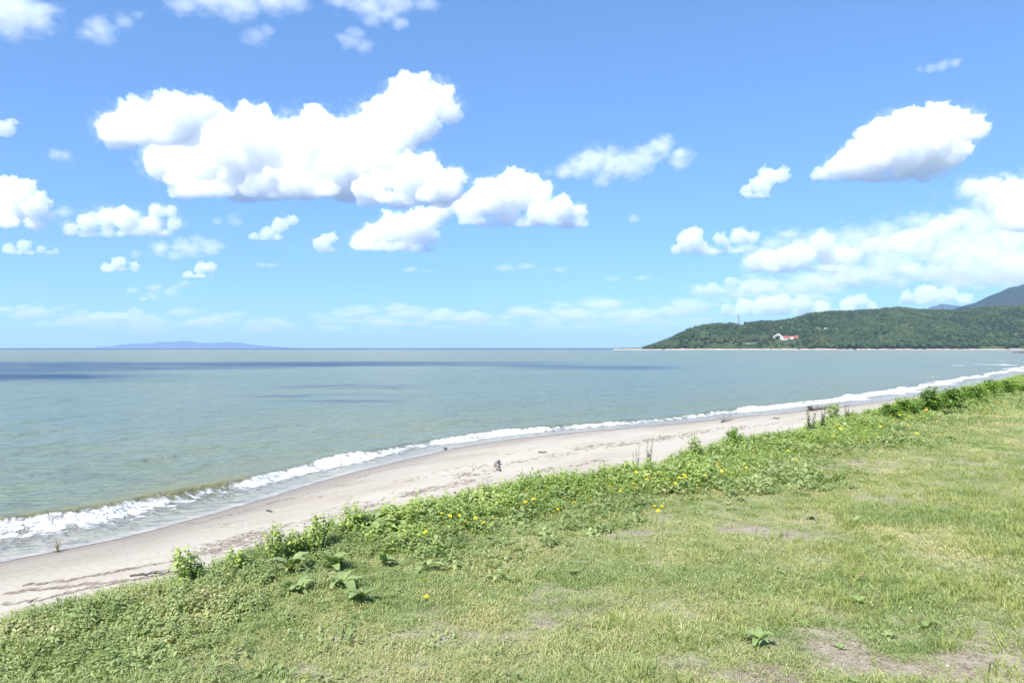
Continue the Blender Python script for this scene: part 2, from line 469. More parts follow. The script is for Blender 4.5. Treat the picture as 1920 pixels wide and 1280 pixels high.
def build_headland():
    A = np.linspace(1150, 2300, 420); Q = np.linspace(-.06, 1.6, 150)
    aa, qq = np.meshgrid(A, Q)
    y = head_base(aa) + qq * (head_ridge(aa) - head_base(aa))
    z = head_z(aa, y)
    x = (aa - 960) / F * y
    me = mesh_np("headland", np.stack([x, y, z], -1), grid_faces(len(Q), len(A)), forest_floor_material("headland_scrub"), True)
    link("headland", me, kind="structure")
build_headland()

def on_head(px, py):
    """the headland's ground seen at that pixel"""
    ys = np.linspace(float(head_base(np.array([px]))[0]), float(head_ridge(np.array([px]))[0]), 800)
    z = head_z(np.full(800, float(px)), ys)
    pj = 652.0 - (z - CAM_H) / ys * F
    k = int(np.argmax(pj <= py)) if (pj <= py).any() else int(np.argmin(pj))
    return Vector(((px - 960) / F * ys[k], ys[k], z[k]))

def mountain(name, prof, depth, half, mat):
    """a forested range with its crest along prof, (px, py) as seen from the shore"""
    pa = np.array([p[0] for p in prof], float); pyv = np.array([p[1] for p in prof], float)
    A = np.linspace(pa[0], pa[-1], 260); Q = np.linspace(-1, 1, 70)
    aa, qq = np.meshgrid(A, Q)
    y = depth + qq * half
    h = CAM_H + (652.0 - np.interp(aa, pa, pyv)) / F * depth
    rel = 1 - np.abs(qq) ** 1.2
    x = (aa - 960) / F * depth
    rid = fbm(aa / 18.0, qq * 3.0 + 4, 5) - .5
    z = h * rel * (1 + .55 * rid * np.abs(qq)) + h * .03 * (fbm(aa / 5., qq * 12, 3) - .5) * (np.abs(qq) < .98) - 4 * (1 - rel > .999)
    me = mesh_np(name, np.stack([x, y, z], -1), grid_faces(len(Q), len(A)), mat, True)
    link(name, me, kind="structure")
MT = forest_floor_material("mountain_forest", (.026, .042, .022), (.014, .026, .016))
mountain("mountain", [(1660, 652), (1740, 610), (1790, 581), (1810, 573), (1835, 566), (1860, 556), (1880, 546), (1900, 538), (1925, 531), (1980, 520), (2080, 540), (2250, 600), (2400, 652)], 5600, 1500, MT)
mountain("far_mountain", [(1560, 652), (1680, 612), (1735, 581), (1752, 573), (1768, 569), (1786, 572), (1820, 585), (1900, 612), (2050, 652)], 13500, 3000, MT)
mountain("island", [(188, 652), (198, 649.5), (206, 648.5), (214, 650), (232, 645.5), (250, 644), (282, 643.2), (300, 639.8), (310, 641.5), (318, 639.8), (326, 642), (340, 638.8), (352, 638.6), (372, 642), (400, 642.6), (430, 641), (452, 642.4), (470, 645.6), (500, 648.2), (530, 650.8), (540, 652)], 25000, 1300, MT)

# ------------------------------------------------------------------ haze over the bay
def build_haze():
    x0, x1, y0, y1, z0, z1 = -44000, 44000, -44000, 47000, -6, 720
    v = [(x0,y0,z0),(x1,y0,z0),(x1,y1,z0),(x0,y1,z0),(x0,y0,z1),(x1,y0,z1),(x1,y1,z1),(x0,y1,z1)]
    f = [[0,3,2,1],[4,5,6,7],[0,1,5,4],[1,2,6,5],[2,3,7,6],[3,0,4,7]]
    m, nt, out = nodemat("sea_haze")
    p = nt.nodes.new("ShaderNodeVolumePrincipled")
    p.inputs['Color'].default_value = (.52, .72, 1.0, 1)
    p.inputs['Density'].default_value = HAZE
    p.inputs['Anisotropy'].default_value = 0.0
    nt.links.new(p.outputs[0], out.inputs['Volume'])
    link("haze", mesh_np("haze", v, f, m), kind="stuff")
HAZE = 4.6e-5
build_haze()
# ------------------------------------------------------------------ clouds: real volumes of droplets
def cloud_material(name, density, color=(.95, .952, .96)):
    m, nt, out = nodemat(name)
    v = N(nt, "ShaderNodeVolumeScatter")
    v.inputs['Color'].default_value = (*color, 1)
    v.inputs['Density'].default_value = density
    v.inputs['Anisotropy'].default_value = 0.0
    nt.links.new(v.outputs[0], out.inputs['Volume'])
    return m

_ico = {}
def ico(sub):
    if sub not in _ico:
        bm = bmesh.new(); bmesh.ops.create_icosphere(bm, subdivisions=sub, radius=1.0)
        v = np.array([p.co[:] for p in bm.verts]); f = np.array([[q.index for q in p.verts] for p in bm.faces])
        bm.free(); _ico[sub] = (v, f)
    return _ico[sub]


_p3 = np.random.default_rng(11).random((64, 64, 64)).astype(np.float32)
def vnoise3(p):
    i = np.floor(p).astype(np.int64); f = p - i; f = f * f * (3 - 2 * f)
    i &= 63; j = (i + 1) & 63
    def g(a, b, c): return _p3[a, b, c]
    x0 = g(i[:,0],i[:,1],i[:,2])*(1-f[:,0]) + g(j[:,0],i[:,1],i[:,2])*f[:,0]
    x1 = g(i[:,0],j[:,1],i[:,2])*(1-f[:,0]) + g(j[:,0],j[:,1],i[:,2])*f[:,0]
    x2 = g(i[:,0],i[:,1],j[:,2])*(1-f[:,0]) + g(j[:,0],i[:,1],j[:,2])*f[:,0]
    x3 = g(i[:,0],j[:,1],j[:,2])*(1-f[:,0]) + g(j[:,0],j[:,1],j[:,2])*f[:,0]
    y0 = x0*(1-f[:,1]) + x1*f[:,1]; y1 = x2*(1-f[:,1]) + x3*f[:,1]
    return y0*(1-f[:,2]) + y1*f[:,2]

def islands_keep_main(nv, quads):
    lab = np.arange(nv)
    while True:                                  # label propagation with pointer jumping
        mn = lab[quads].min(axis=1)
        new = lab.copy()
        for k in range(4): np.minimum.at(new, quads[:, k], mn)
        new = new[new]
        if (new == lab).all(): break
        lab = new
    cnt = np.bincount(lab[quads[:, 0]], minlength=nv)
    return lab[quads[:, 0]] == cnt.argmax()

def make_cloud(name, puffs, base_py, opacity, label, group, base_alt=1100.0, depth=None, rough=1.0, flat=0.12, wide=1.12, seed=0, base_slab=True):
    """puffs: (px, py, radius px) lobes as seen from the beach; base_py: where its flat base shows"""
    r = np.random.default_rng(seed + 100)
    D = depth if depth else base_alt / ((652.0 - base_py) / F)
    m = D / F                                  # metres per photograph pixel at that distance
    mx = np.mean([p[0] for p in puffs])
    C, R, W = [], [], []
    for (px, py, pr) in puffs:
        w = unproject(px, py, D)
        rad = pr * m
        w0 = np.array((w.x, w.y + r.uniform(-0.5, 0.5) * rad, w.z))
        C.append(tuple(w0)); R.append(rad * 0.92); W.append(wide if py + pr < base_py - 4 else max(wide, 1.3))
        for i in range(int(16 * rough) + 4):   # cauliflower: lobes budding from the upper side, smaller ones on those
            d = r.normal(size=3); d[2] = abs(d[2]) * 0.9 - 0.2; d[0] *= wide; d /= np.linalg.norm(d)
            r1 = rad * r.uniform(0.22, 0.44)
            c1 = w0 + d * rad * r.uniform(0.66, 0.92)
            C.append(tuple(c1)); R.append(r1); W.append(1)
            if pr < 7: continue
            for j in range(int(8 * rough)):
                e = r.normal(size=3) + d * 0.9; e[2] += 0.2; e /= np.linalg.norm(e)
                r2 = r1 * r.uniform(0.22, 0.45)
                c2 = c1 + e * r1 * r.uniform(0.8, 1.0)
                C.append(tuple(c2)); R.append(r2); W.append(1)
    if base_slab:                              # the even, flat underside
        low = [q for q in puffs if q[1] + q[2] > base_py - 16]
        if len(low) > 1:
            x0, x1 = min(q[0] - q[2] * .1 for q in low), max(q[0] + q[2] * .1 for q in low)
            hgt = max(4.5, .48 * np.mean([q[2] for q in low]))
            for px in np.arange(x0, x1 + 1, hgt * 1.3):
                w = unproject(px, base_py - hgt * r.uniform(.55, .9), D)
                C.append((w.x, w.y + r.uniform(-2, 2) * hgt * m, w.z)); R.append(hgt * m * r.uniform(.8, 1.1)); W.append(1.7)
    C = np.array(C); R = np.array(R)
    zb = unproject(mx, base_py, D).z
    vs_, fs_ = [], []; off = 0
    for c, rad, wd in zip(C, R, W):
        v, f = ico(3 if rad > 14 * m else 2 if rad > 4 * m else 1)
        p = v * np.array((rad * wd, rad, rad)) + c
        vs_.append(p); fs_.append(f + off); off += len(v)
    V = np.vstack(vs_); Fc = np.vstack(fs_)
    lo = V[:, 2] < zb                          # flat base
    V[lo, 2] = zb + (V[lo, 2] - zb) * flat
    ctr = np.array([(V[:, 0].min() + V[:, 0].max()) / 2, (V[:, 1].min() + V[:, 1].max()) / 2, zb])
    me = mesh_np(name, V - ctr, Fc)
    tmp = bpy.data.objects.new("tmp", me); COL.objects.link(tmp)
    md = tmp.modifiers.new("r", 'REMESH'); md.mode = 'VOXEL'; md.voxel_size = 1.5 * m
    dg = bpy.context.evaluated_depsgraph_get()
    ev = tmp.evaluated_get(dg).to_mesh()
    n = len(ev.vertices)
    co = np.empty(n * 3, dtype=np.float32); ev.vertices.foreach_get("co", co); co = co.reshape(-1, 3)
    no = np.empty(n * 3, dtype=np.float32); ev.vertices.foreach_get("normal", no); no = no.reshape(-1, 3)
    nl = len(ev.loops); li = np.empty(nl, dtype=np.int32); ev.loops.foreach_get("vertex_index", li)
    quads = li.reshape(-1, 4)
    tmp.evaluated_get(dg).to_mesh_clear()
    bpy.data.objects.remove(tmp); bpy.data.meshes.remove(me)
    quads = quads[islands_keep_main(n, quads)]
    used = np.unique(quads); remap = np.zeros(n, dtype=np.int64); remap[used] = np.arange(len(used))
    co, no, quads = co[used], no[used], remap[quads]
    # billows and ragged wisps: fractal displacement along the normal
    q = co / m
    bil = lambda s_, o_: np.abs(vnoise3(q / s_ + o_) * 2 - 1)
    disp = 6.0 * (bil(30, 3) - .45) + 5.0 * (bil(13, 8) - .45) + 4.0 * (bil(6.5, 21) - .45) + 2.2 * (vnoise3(q / 3.2) * 2 - 1)
    pr_avg = min(1.0, np.mean([p[2] for p in puffs]) / 22.0)
    k = np.where(no[:, 2] < -0.5, 0.5, 1.0)
    co = co + no * (disp * k * m * rough * pr_avg)[:, None]
    me = mesh_np(name, co, quads, cloud_material("cloud_droplets", opacity / m), smooth=True)
    o = link(name, me, label=label, cat="cloud", group=group)
    o.location = ctr
    return o

def make_wisp(name, puffs, base_py, opacity, label, group, base_alt=1100.0, depth=None, seed=0, grain=16.0, sx=1.25, cut=.40, **kw):
    """a thin torn cloud: soft lobes of droplets broken up by turbulence"""
    D = depth if depth else base_alt / ((652.0 - base_py) / F)
    m = D / F
    P = [(unproject(px, py, D), pr * m) for px, py, pr in puffs]
    lo = np.min([np.array(p) - r_ * 1.7 for p, r_ in P], axis=0); hi = np.max([np.array(p) + r_ * 1.7 for p, r_ in P], axis=0)
    ctr = (lo + hi) / 2
    vs_, fs_, off = [], [], 0
    for p, r_ in P:
        v, f = ico(2); vs_.append(v * np.array((r_ * 1.7 * sx, r_ * 1.7, r_ * 1.7)) + np.array(p) - ctr); fs_.append(f + off); off += len(v)
    me = mesh_np(name, np.vstack(vs_), np.vstack(fs_))
    bm = bmesh.new(); bm.from_mesh(me)
    hull = bmesh.ops.convex_hull(bm, input=bm.verts[:])
    dead = set(hull["geom_interior"]) | set(hull["geom_unused"])
    bmesh.ops.delete(bm, geom=[e for e in dead if isinstance(e, bmesh.types.BMVert)], context='VERTS')
    keep = {e for e in hull["geom"] if isinstance(e, bmesh.types.BMFace)}
    bmesh.ops.delete(bm, geom=[f for f in bm.faces if f not in keep], context='FACES_ONLY')
    bm.to_mesh(me); bm.free()
    mat, nt, out = nodemat("cloud_wisp")
    tc = N(nt, "ShaderNodeTexCoord")
    nz = N(nt, "ShaderNodeTexNoise", Scale=1 / (grain * m), Detail=5.0, Roughness=0.62)
    mp = N(nt, "ShaderNodeVectorMath", operation='ADD'); mp.inputs[1].default_value = (seed * 313.7 * m, seed * 57 * m, 0)
    sq = N(nt, 'ShaderNodeVectorMath', operation='MULTIPLY'); sq.inputs[1].default_value = (1 / sx, 1, 1); nt.links.new(tc.outputs['Object'], sq.inputs[0])
    nt.links.new(sq.outputs[0], mp.inputs[0]); nt.links.new(mp.outputs[0], nz.inputs['Vector'])
    last = None
    for p, r_ in P:
        c = np.array(p) - ctr
        dn = N(nt, "ShaderNodeVectorMath", operation='DISTANCE'); dn.inputs[1].default_value = (c[0] / sx, c[1], c[2])
        nt.links.new(sq.outputs[0], dn.inputs[0])
        mr = N(nt, "ShaderNodeMapRange"); mr.inputs['From Min'].default_value = 0; mr.inputs['From Max'].default_value = r_ * 1.55
        mr.inputs['To Min'].default_value = 1; mr.inputs['To Max'].default_value = 0
        nt.links.new(dn.outputs['Value'], mr.inputs['Value'])
        if last is None: last = mr.outputs[0]
        else:
            mxn = N(nt, "ShaderNodeMath", operation='MAXIMUM'); nt.links.new(last, mxn.inputs[0]); nt.links.new(mr.outputs[0], mxn.inputs[1]); last = mxn.outputs[0]
    a1 = N(nt, "ShaderNodeMath", operation='MULTIPLY_ADD'); a1.inputs[1].default_value = 3.4; a1.inputs[2].default_value = -1.7 - cut
    nt.links.new(nz.outputs[0], a1.inputs[0])
    a2 = N(nt, "ShaderNodeMath", operation='MULTIPLY_ADD'); a2.inputs[1].default_value = 1.9; nt.links.new(last, a2.inputs[0]); nt.links.new(a1.outputs[0], a2.inputs[2])
    a3 = N(nt, "ShaderNodeMath", operation='MAXIMUM'); nt.links.new(a2.outputs[0], a3.inputs[0]); a3.inputs[1].default_value = 0
    a4 = N(nt, "ShaderNodeMath", operation='MULTIPLY'); nt.links.new(a3.outputs[0], a4.inputs[0]); a4.inputs[1].default_value = opacity / m
    v = N(nt, "ShaderNodeVolumeScatter"); v.inputs['Color'].default_value = (1, 1, 1, 1)
    nt.links.new(a4.outputs[0], v.inputs['Density']); nt.links.new(v.outputs[0], out.inputs['Volume'])
    me.materials.append(mat)
    o = link(name, me, label=label, cat="cloud", group=group); o.location = Vector(ctr)
    return o

CLOUD_GROUP = "cumulus clouds over the bay"
CL = [
 ([(310,300,46),(350,338,30),(400,290,68),(408,232,36),(470,275,68),(480,243,38),(502,226,16),(560,285,70),(560,342,36),(600,262,52),(640,300,68),(642,228,13),(690,262,58),(720,222,42),(762,192,44),(785,168,24),(812,188,40),(842,208,26),(700,312,50),(630,345,32),(500,338,34),(430,336,32),(780,232,42),(745,268,38)], 374, .065, "largest bright white cumulus towering left of the sky's centre", {}),
 ([(212,240,34),(255,230,42),(305,228,48),(310,198,20),(350,222,42),(380,208,30),(386,192,14),(270,250,26),(340,250,30)], 272, .045, "greyish cumulus tucked behind the upper left end of the largest cloud", {}),
 ([(690,355,26),(720,337,24),(770,330,42),(798,302,22),(812,288,9),(830,352,36),(850,332,20),(868,336,14),(760,365,20)], 384, .08, "lumpy cumulus under the right end of the largest cloud", {"base_alt": 880}),
 ([(880,392,28),(920,372,38),(960,362,40),(985,342,20),(1000,367,36),(1050,392,26),(1060,380,13),(1085,396,18),(950,402,22),(1010,402,22),(900,347,12)], 425, .065, "white cumulus with stepped top at the centre of the sky", {}),
 ([(675,452,20),(700,442,26),(740,428,33),(780,423,33),(810,408,24),(830,396,20),(760,450,22),(852,388,16),(800,440,22)], 472, .065, "sloping white cumulus below the largest cloud, rising to the right", {}),
 ([(604,456,17),(620,446,13)], 473, .065, "small egg-shaped white cloud left of the sloping cumulus", {}),
 ([(1060,322,15),(1090,312,22),(1115,302,24),(1150,307,26),(1180,312,24),(1210,297,22),(1240,277,20),(1246,262,11),(1275,292,18),(1270,306,13),(1125,335,14),(1030,323,8)], 350, .03, "thin grey-white ragged cloud right of the sky's centre", {"flat": .7}),
 ([(1540,326,13),(1570,312,22),(1600,302,32),(1640,288,42),(1670,252,40),(1682,218,13),(1700,272,56),(1740,252,48),(1760,222,28),(1756,205,11),(1800,242,40),(1830,247,20),(1770,287,36),(1700,310,26),(1750,305,24),(1620,318,16)], 336, .065, "bright wedge-shaped cumulus high over the headland", {}),
 ([(1400,357,13),(1425,346,18),(1440,332,20),(1465,329,17),(1435,352,13)], 372, .06, "small tilted cloud left of the wedge-shaped cumulus", {"flat": .6}),
 ([(1270,466,12),(1290,452,22),(1300,437,15),(1310,462,14),(1350,450,14),(1385,444,18),(1410,446,14),(1365,460,10)], 476, .065, "two-humped cumulus left of the big cloud bank", {}),
 ([(1420,490,25),(1460,482,28),(1500,477,28),(1535,452,24),(1560,477,33),(1600,467,28),(1640,457,26),(1680,457,28),(1660,487,32),(1720,462,33),(1700,500,22),(1760,432,28),(1780,472,43),(1800,412,23),(1840,472,48),(1830,422,33),(1870,372,38),(1820,354,22),(1860,347,18),(1900,362,33),(1935,400,58),(1905,440,43),(1890,490,38),(1945,490,48),(1800,508,24),(1560,495,18),(1850,513,20)], 518, .022, "great heaped cloud bank rising to the right edge above the hills", {}),
 ([(1415,492,20),(1440,484,22),(1470,482,24),(1500,477,24),(1537,454,21),(1560,474,26),(1590,480,20)], 510, .055, "bright lobes at the left end of the great cloud bank", {"base_alt": 1040}),
 ([(1630,462,20),(1660,456,20),(1690,456,22),(1720,444,24),(1755,432,24),(1785,418,20),(1805,410,18),(1740,458,22)], 478, .035, "heaped middle of the great cloud bank", {"base_alt": 1240}),
 ([(1818,356,19),(1850,350,18),(1872,374,30),(1905,362,30),(1938,392,46),(1890,405,30)], 432, .045, "bright top of the great cloud bank at the right edge", {"base_alt": 1350}),
 ([(1560,512,14),(1600,510,16),(1650,512,18),(1700,508,20),(1750,512,20),(1800,506,24),(1850,512,24),(1900,505,28),(1940,510,28)], 530, .03, "lower grey shelf of the cloud bank at the right edge", {"base_alt": 1000}),
 ([(1545,528,9),(1570,527,11),(1600,530,10),(1635,533,9),(1665,536,8),(1690,540,8)], 541, .05, "thin flat cloud strip under the cloud bank", {}),
 ([(1700,556,14),(1740,552,20),(1780,550,17),(1810,560,14)], 570, .07, "low cumulus just above the blue peak", {}),
 ([(1365,578,12),(1395,574,17),(1430,571,18),(1462,569,20),(1500,569,18),(1540,576,17),(1590,572,16),(1610,562,14),(1632,576,13)], 592, .07, "long low cloud row behind the transmission tower", {}),
 ([(1310,540,9),(1335,538,11),(1370,530,13),(1395,537,9)], 548, .05, "small flat cloud low between centre and the cloud bank", {}),
 ([(8,380,42),(40,362,28),(50,347,14),(70,386,26),(90,381,10),(20,415,18),(60,415,16)], 430, .07, "white cumulus cut by the left edge", {}),
 ([(130,427,13),(165,417,20),(200,407,22),(240,412,24),(280,422,22),(296,397,16),(320,397,14),(330,421,14),(260,435,12),(200,432,11)], 444, .055, "long lumpy cloud right of the cumulus at the left edge", {}),
 ([(15,466,12),(45,461,13),(80,468,9),(105,469,7)], 477, .06, "small flat cloud low at the left edge", {}),
 ([(198,501,11),(225,494,14),(255,499,10)], 510, .08, "small bright white cloud with flat dark base on the left", {}),
 ([(255,477,8),(300,469,12),(340,460,14),(370,452,12),(395,471,9)], 484, .03, "faint ragged cloud above two small bright clouds on the left", {"flat": .7}),
 ([(352,513,8),(375,503,13),(398,503,12)], 521, .08, "small bright dome-shaped cloud above the island", {}),
 ([(475,441,9),(500,436,13),(525,424,16),(550,413,12),(575,408,7),(515,442,9)], 450, .06, "small tapering cloud left of the egg-shaped one", {}),
 ([(408,416,8),(440,414,11)], 425, .025, "faint wisp under the largest cloud", {"flat": .7}),
 ([(105,288,10),(120,290,12)], 302, .022, "faint puff alone in the blue on the left", {"flat": .8}),
 ([(8,242,17),(28,229,8)], 258, .05, "tilted cloud scrap at the left edge", {"flat": .8}),
 ([(10,18,40),(55,30,30),(95,62,7),(20,50,22)], 66, .02, "grey cloud in the top left corner", {"flat": .9, "sx": 1.5, "cut": .34, "grain": 20.0, "depth": 2500}),
 ([(165,62,13),(190,52,18),(195,72,13),(230,40,11),(258,26,9)], 84, .02, "thin torn cloud beside the top left corner", {"flat": .9, "sx": 1.5, "cut": .34, "grain": 20.0, "depth": 2600}),
 ([(340,8,18),(400,-2,26),(450,8,26),(510,2,22),(550,2,20),(440,34,9)], 36, .02, "ragged white cloud cut by the top edge on the left", {"flat": .9, "sx": 1.5, "cut": .34, "grain": 20.0, "depth": 2500}),
 ([(480,70,16),(502,60,10),(466,77,10)], 90, .02, "torn scrap hanging below the top edge cloud", {"flat": .9, "sx": 1.5, "cut": .34, "grain": 20.0, "depth": 2600}),
 ([(630,-2,16),(690,8,24),(740,4,22),(800,8,14),(700,38,12),(750,44,12),(725,28,14)], 60, .02, "ragged cloud cut by the top edge left of centre", {"flat": .9, "sx": 1.5, "cut": .34, "grain": 20.0, "depth": 2500}),
 ([(660,76,14),(682,88,12),(665,62,11),(640,70,7)], 104, .02, "torn scrap under the ragged top edge cloud", {"flat": .9, "sx": 1.5, "cut": .34, "grain": 20.0, "depth": 2600}),
 ([(1725,131,6),(1745,128,9),(1765,124,10),(1790,118,9)], 140, .022, "faint lone wisp high on the right", {"flat": .8, "depth": 3000}),
 ([(1188,412,9)], 421, .03, "tiny faint puff right of the centre cumulus", {"flat": .8}),
]
for i, (puffs, base, op, lab, kw) in enumerate(CL):
    o = (make_wisp if op <= .03 else make_cloud)("cumulus_cloud", puffs, base, op, lab, CLOUD_GROUP, seed=i, **kw)
    if op > .03 and len(puffs) > 8:            # torn thin edges round the dense body
        pf = [(px_, py_ - pr_ * .08, pr_ * .86 + 3) for px_, py_, pr_ in puffs if pr_ > 10]
        w = make_wisp("fringe", pf, base, .014, None, None, seed=600 + i, grain=13.0, sx=1.15, cut=.52, base_alt=kw.get("base_alt", 1100.0))
        del w["category"]
        w.parent = o; w.location = w.location - o.location

# the far rows of small clouds low over the horizon
rr = random.Random(5)
FAR = [
 (232,590,56,15,.05,"low white cloud above the island's left half"), (372,602,42,14,.05,"low white cloud above the island's middle"),
 (533,606,13,10,.05,"small low tuft above the island's right tip"), (95,606,32,7,.05,"low flat cloud between the left edge and the island"),
 (4,578,14,6,.05,"tiny low cloud at the left edge"), (650,600,58,8,.045,"low flat cloud right of the island"),
 (760,606,44,7,.04,"low flat cloud streak left of the low double cloud"), (862,592,58,14,.06,"widest low white cloud over the open horizon"),
 (1010,584,52,11,.05,"low white cloud right of the widest low cloud"), (1085,592,26,8,.04,"small low cloud below the centre cumulus, over the sea"),
 (1170,592,54,8,.035,"pale low cloud streak left of the headland"), (1250,603,62,9,.035,"pale low cloud touching the headland's tip"),
 (1080,612,90,6,.03+.001,"long pale streak along the horizon left of the headland"), (470,600,34,5,.03+.001,"thin low streak above the island's right end"),
]
for i, (x, y, hw, hh, op, lab) in enumerate(FAR):
    n = max(3, int(hw / hh * 1.5))
    pf = [(x + (k / (n - 1) * 2 - 1) * hw * .85, y + hh * .25 + rr.uniform(-.55, .3) * hh, hh * rr.uniform(.45, .95)) for k in range(n)]
    make_cloud("distant_cloud", pf, y + hh * .7, op, lab, "far clouds along the horizon", seed=200 + i, rough=.8, wide=2.1)

# pale layered cloud along the horizon and faint grey scraps above it
VEIL = [
 ([(x_, 600 + rr.uniform(-18, 14), rr.uniform(4, 13)) for x_ in range(10, 560, 24)], 622, .05, 3.4, "pale layered cloud band low above the island"),
 ([(x_, 598 + rr.uniform(-20, 16), rr.uniform(4, 14)) for x_ in range(600, 960, 24)], 620, .05, 3.4, "pale layered cloud band low over the middle of the horizon"),
 ([(x_, 594 + rr.uniform(-24, 20), rr.uniform(4, 15)) for x_ in range(960, 1330, 24)], 620, .055, 3.4, "pale layered cloud band low left of the headland"),
 ([(x_, 552 + rr.uniform(-14, 12), rr.uniform(5, 14)) for x_ in range(1330, 1560, 28)], 566, .045, 3.0, "pale haze-like cloud layer above the transmission tower"),
 ([(x_, 524 + rr.uniform(-14, 14), rr.uniform(8, 18)) for x_ in range(1420, 1920, 34)], 540, .05, 2.4, "grey underside layer below the great cloud bank"),
 ([(250, 545, 5), (290, 540, 6), (330, 538, 5)], 550, .05, 2.6, "faint grey strip above the island's left end"),
 ([(490, 497, 4), (510, 498, 4)], 503, .05, 3, "faint grey scrap below the small tapering cloud"),
 ([(770, 505, 5), (800, 508, 4)], 514, .05, 3, "faint grey scrap below the sloping cumulus"),
 ([(950, 502, 6), (985, 500, 6), (1050, 506, 5)], 514, .045, 3, "faint grey strips low below the centre cumulus"),
 ([(360, 470, 12), (395, 462, 13), (330, 478, 10), (300, 462, 10)], 490, .03, 1.8, "faint spread-out cloud below the long lumpy cloud on the left"),
 ([(90, 405, 12), (120, 398, 10), (70, 420, 12), (60, 395, 9)], 430, .03, 1.6, "thin fringe between the left edge cumulus and the long lumpy cloud"),
 ([(1330, 470, 10), (1400, 466, 12), (1450, 455, 12), (1480, 440, 12)], 486, .03, 2.0, "thin grey cloud fringe left of the great cloud bank"),
 ([(1600, 440, 16), (1660, 430, 16), (1720, 415, 16), (1500, 460, 14), (1550, 448, 14)], 480, .025, 2.0, "feathery cloud veil above the great cloud bank's left slope"),
 ([(285, 555, 6), (320, 548, 7), (345, 532, 6), (270, 560, 5)], 566, .05, 2.0, "thin scraps below the dome-shaped cloud"),
 ([(40, 575, 5), (75, 583, 6), (110, 580, 5), (150, 584, 5)], 592, .05, 2.6, "thin flat scraps low near the left edge"),
 ([(1150, 522, 5), (1205, 522, 5)], 530, .045, 3, "faint grey scraps left of the small flat cloud"),
]
for i, (pf, base, op, sx, lab) in enumerate(VEIL):
    make_wisp("layer_cloud", pf, base, op, lab, "far clouds along the horizon", seed=400 + i, sx=sx, grain=9.0, cut=.35)
# ------------------------------------------------------------------ plants
def leaf_material(name, stops, transl=.30, rough=.55, scale=.9, isl=.30, obj=.12):
    """foliage: colour drifts from plant to plant and with place"""
    m, nt, out = nodemat(name)
    g = N(nt, "ShaderNodeNewGeometry"); oi = N(nt, "ShaderNodeObjectInfo")
    n1 = noise_(nt, g.outputs['Position'], scale, 4, .6)
    n1 = math_(nt, 'MULTIPLY_ADD', n1, 1.55, -.275)
    f = math_(nt, 'ADD', math_(nt, 'MULTIPLY', n1, .62), math_(nt, 'MULTIPLY', g.outputs['Random Per Island'], isl))
    f = math_(nt, 'ADD', f, math_(nt, 'MULTIPLY', oi.outputs['Random'], obj))
    r = ramp(nt, stops); nt.links.new(f, r.inputs[0])
    b = nt.nodes.new("ShaderNodeBsdfPrincipled"); b.inputs['Roughness'].default_value = rough; b.inputs['Specular IOR Level'].default_value = .28
    nt.links.new(r.outputs[0], b.inputs['Base Color'])
    t = nt.nodes.new("ShaderNodeBsdfTranslucent")
    tc = mixc(nt, 1.0, r.outputs[0], (1.25, 1.3, .55), 'MULTIPLY'); nt.links.new(tc, t.inputs['Color'])
    mx = nt.nodes.new("ShaderNodeMixShader"); mx.inputs[0].default_value = transl
    nt.links.new(b.outputs[0], mx.inputs[1]); nt.links.new(t.outputs[0], mx.inputs[2]); nt.links.new(mx.outputs[0], out.inputs['Surface'])
    return m
M_TURF = leaf_material("turf_blades", [(0.22, (0.179, 0.271, 0.099)), (0.42, (0.283, 0.36, 0.135)), (0.56, (0.396, 0.427, 0.184)), (0.7, (0.537, 0.494, 0.263)), (0.88, (0.638, 0.543, 0.355))], 0.38, .6, 1.1)
M_TALL = leaf_material("tall_grass", [(0.25, (0.195, 0.253, 0.073)), (0.5, (0.286, 0.337, 0.103)), (0.7, (0.378, 0.398, 0.145)), (0.9, (0.526, 0.46, 0.267))], 0.38, .55, 1.3)
M_HERB = leaf_material("herb_leaves", [(0.25, (0.219, 0.303, 0.098)), (0.5, (0.339, 0.435, 0.133)), (0.7, (0.477, 0.549, 0.18)), (0.9, (0.595, 0.591, 0.248))], 0.42, .5, 1.6)
M_COVER = leaf_material("creeping_cover_leaves", [(0.25, (0.208, 0.28, 0.11)), (0.5, (0.312, 0.384, 0.156)), (0.7, (0.452, 0.468, 0.232)), (0.9, (0.621, 0.516, 0.377))], 0.4, .5, 1.4)
M_BUSH = leaf_material("bush_leaves", [(0.25, (0.119, 0.216, 0.05)), (0.5, (0.207, 0.334, 0.07)), (0.72, (0.318, 0.461, 0.105)), (0.92, (0.43, 0.535, 0.142))], 0.4, .45, 2.2)
M_DOCK = leaf_material("broad_leaf", [(0.25, (0.176, 0.254, 0.081)), (0.5, (0.246, 0.328, 0.119)), (0.72, (0.308, 0.377, 0.162)), (0.92, (0.352, 0.377, 0.19))], .30, .5, 3.0)
M_DOCK2 = leaf_material("reddish_old_leaf", [(.25, (.17, .15, .055)), (.6, (.24, .17, .08)), (.9, (.30, .23, .12))], .25, .6, 3.0)
M_SAGE = leaf_material("grey_green_leaves", [(0.25, (0.159, 0.198, 0.11)), (0.6, (0.245, 0.282, 0.168)), (0.9, (0.343, 0.348, 0.246))], .3, .6, 2.0)
M_STEM = leaf_material("green_stem", [(.25, (.12, .16, .05)), (.9, (.20, .22, .09))], .1, .6, 2.0)
M_DRY = leaf_material("dry_stalk", [(.25, (.20, .155, .105)), (.9, (.36, .30, .22))], .1, .7, 2.0)

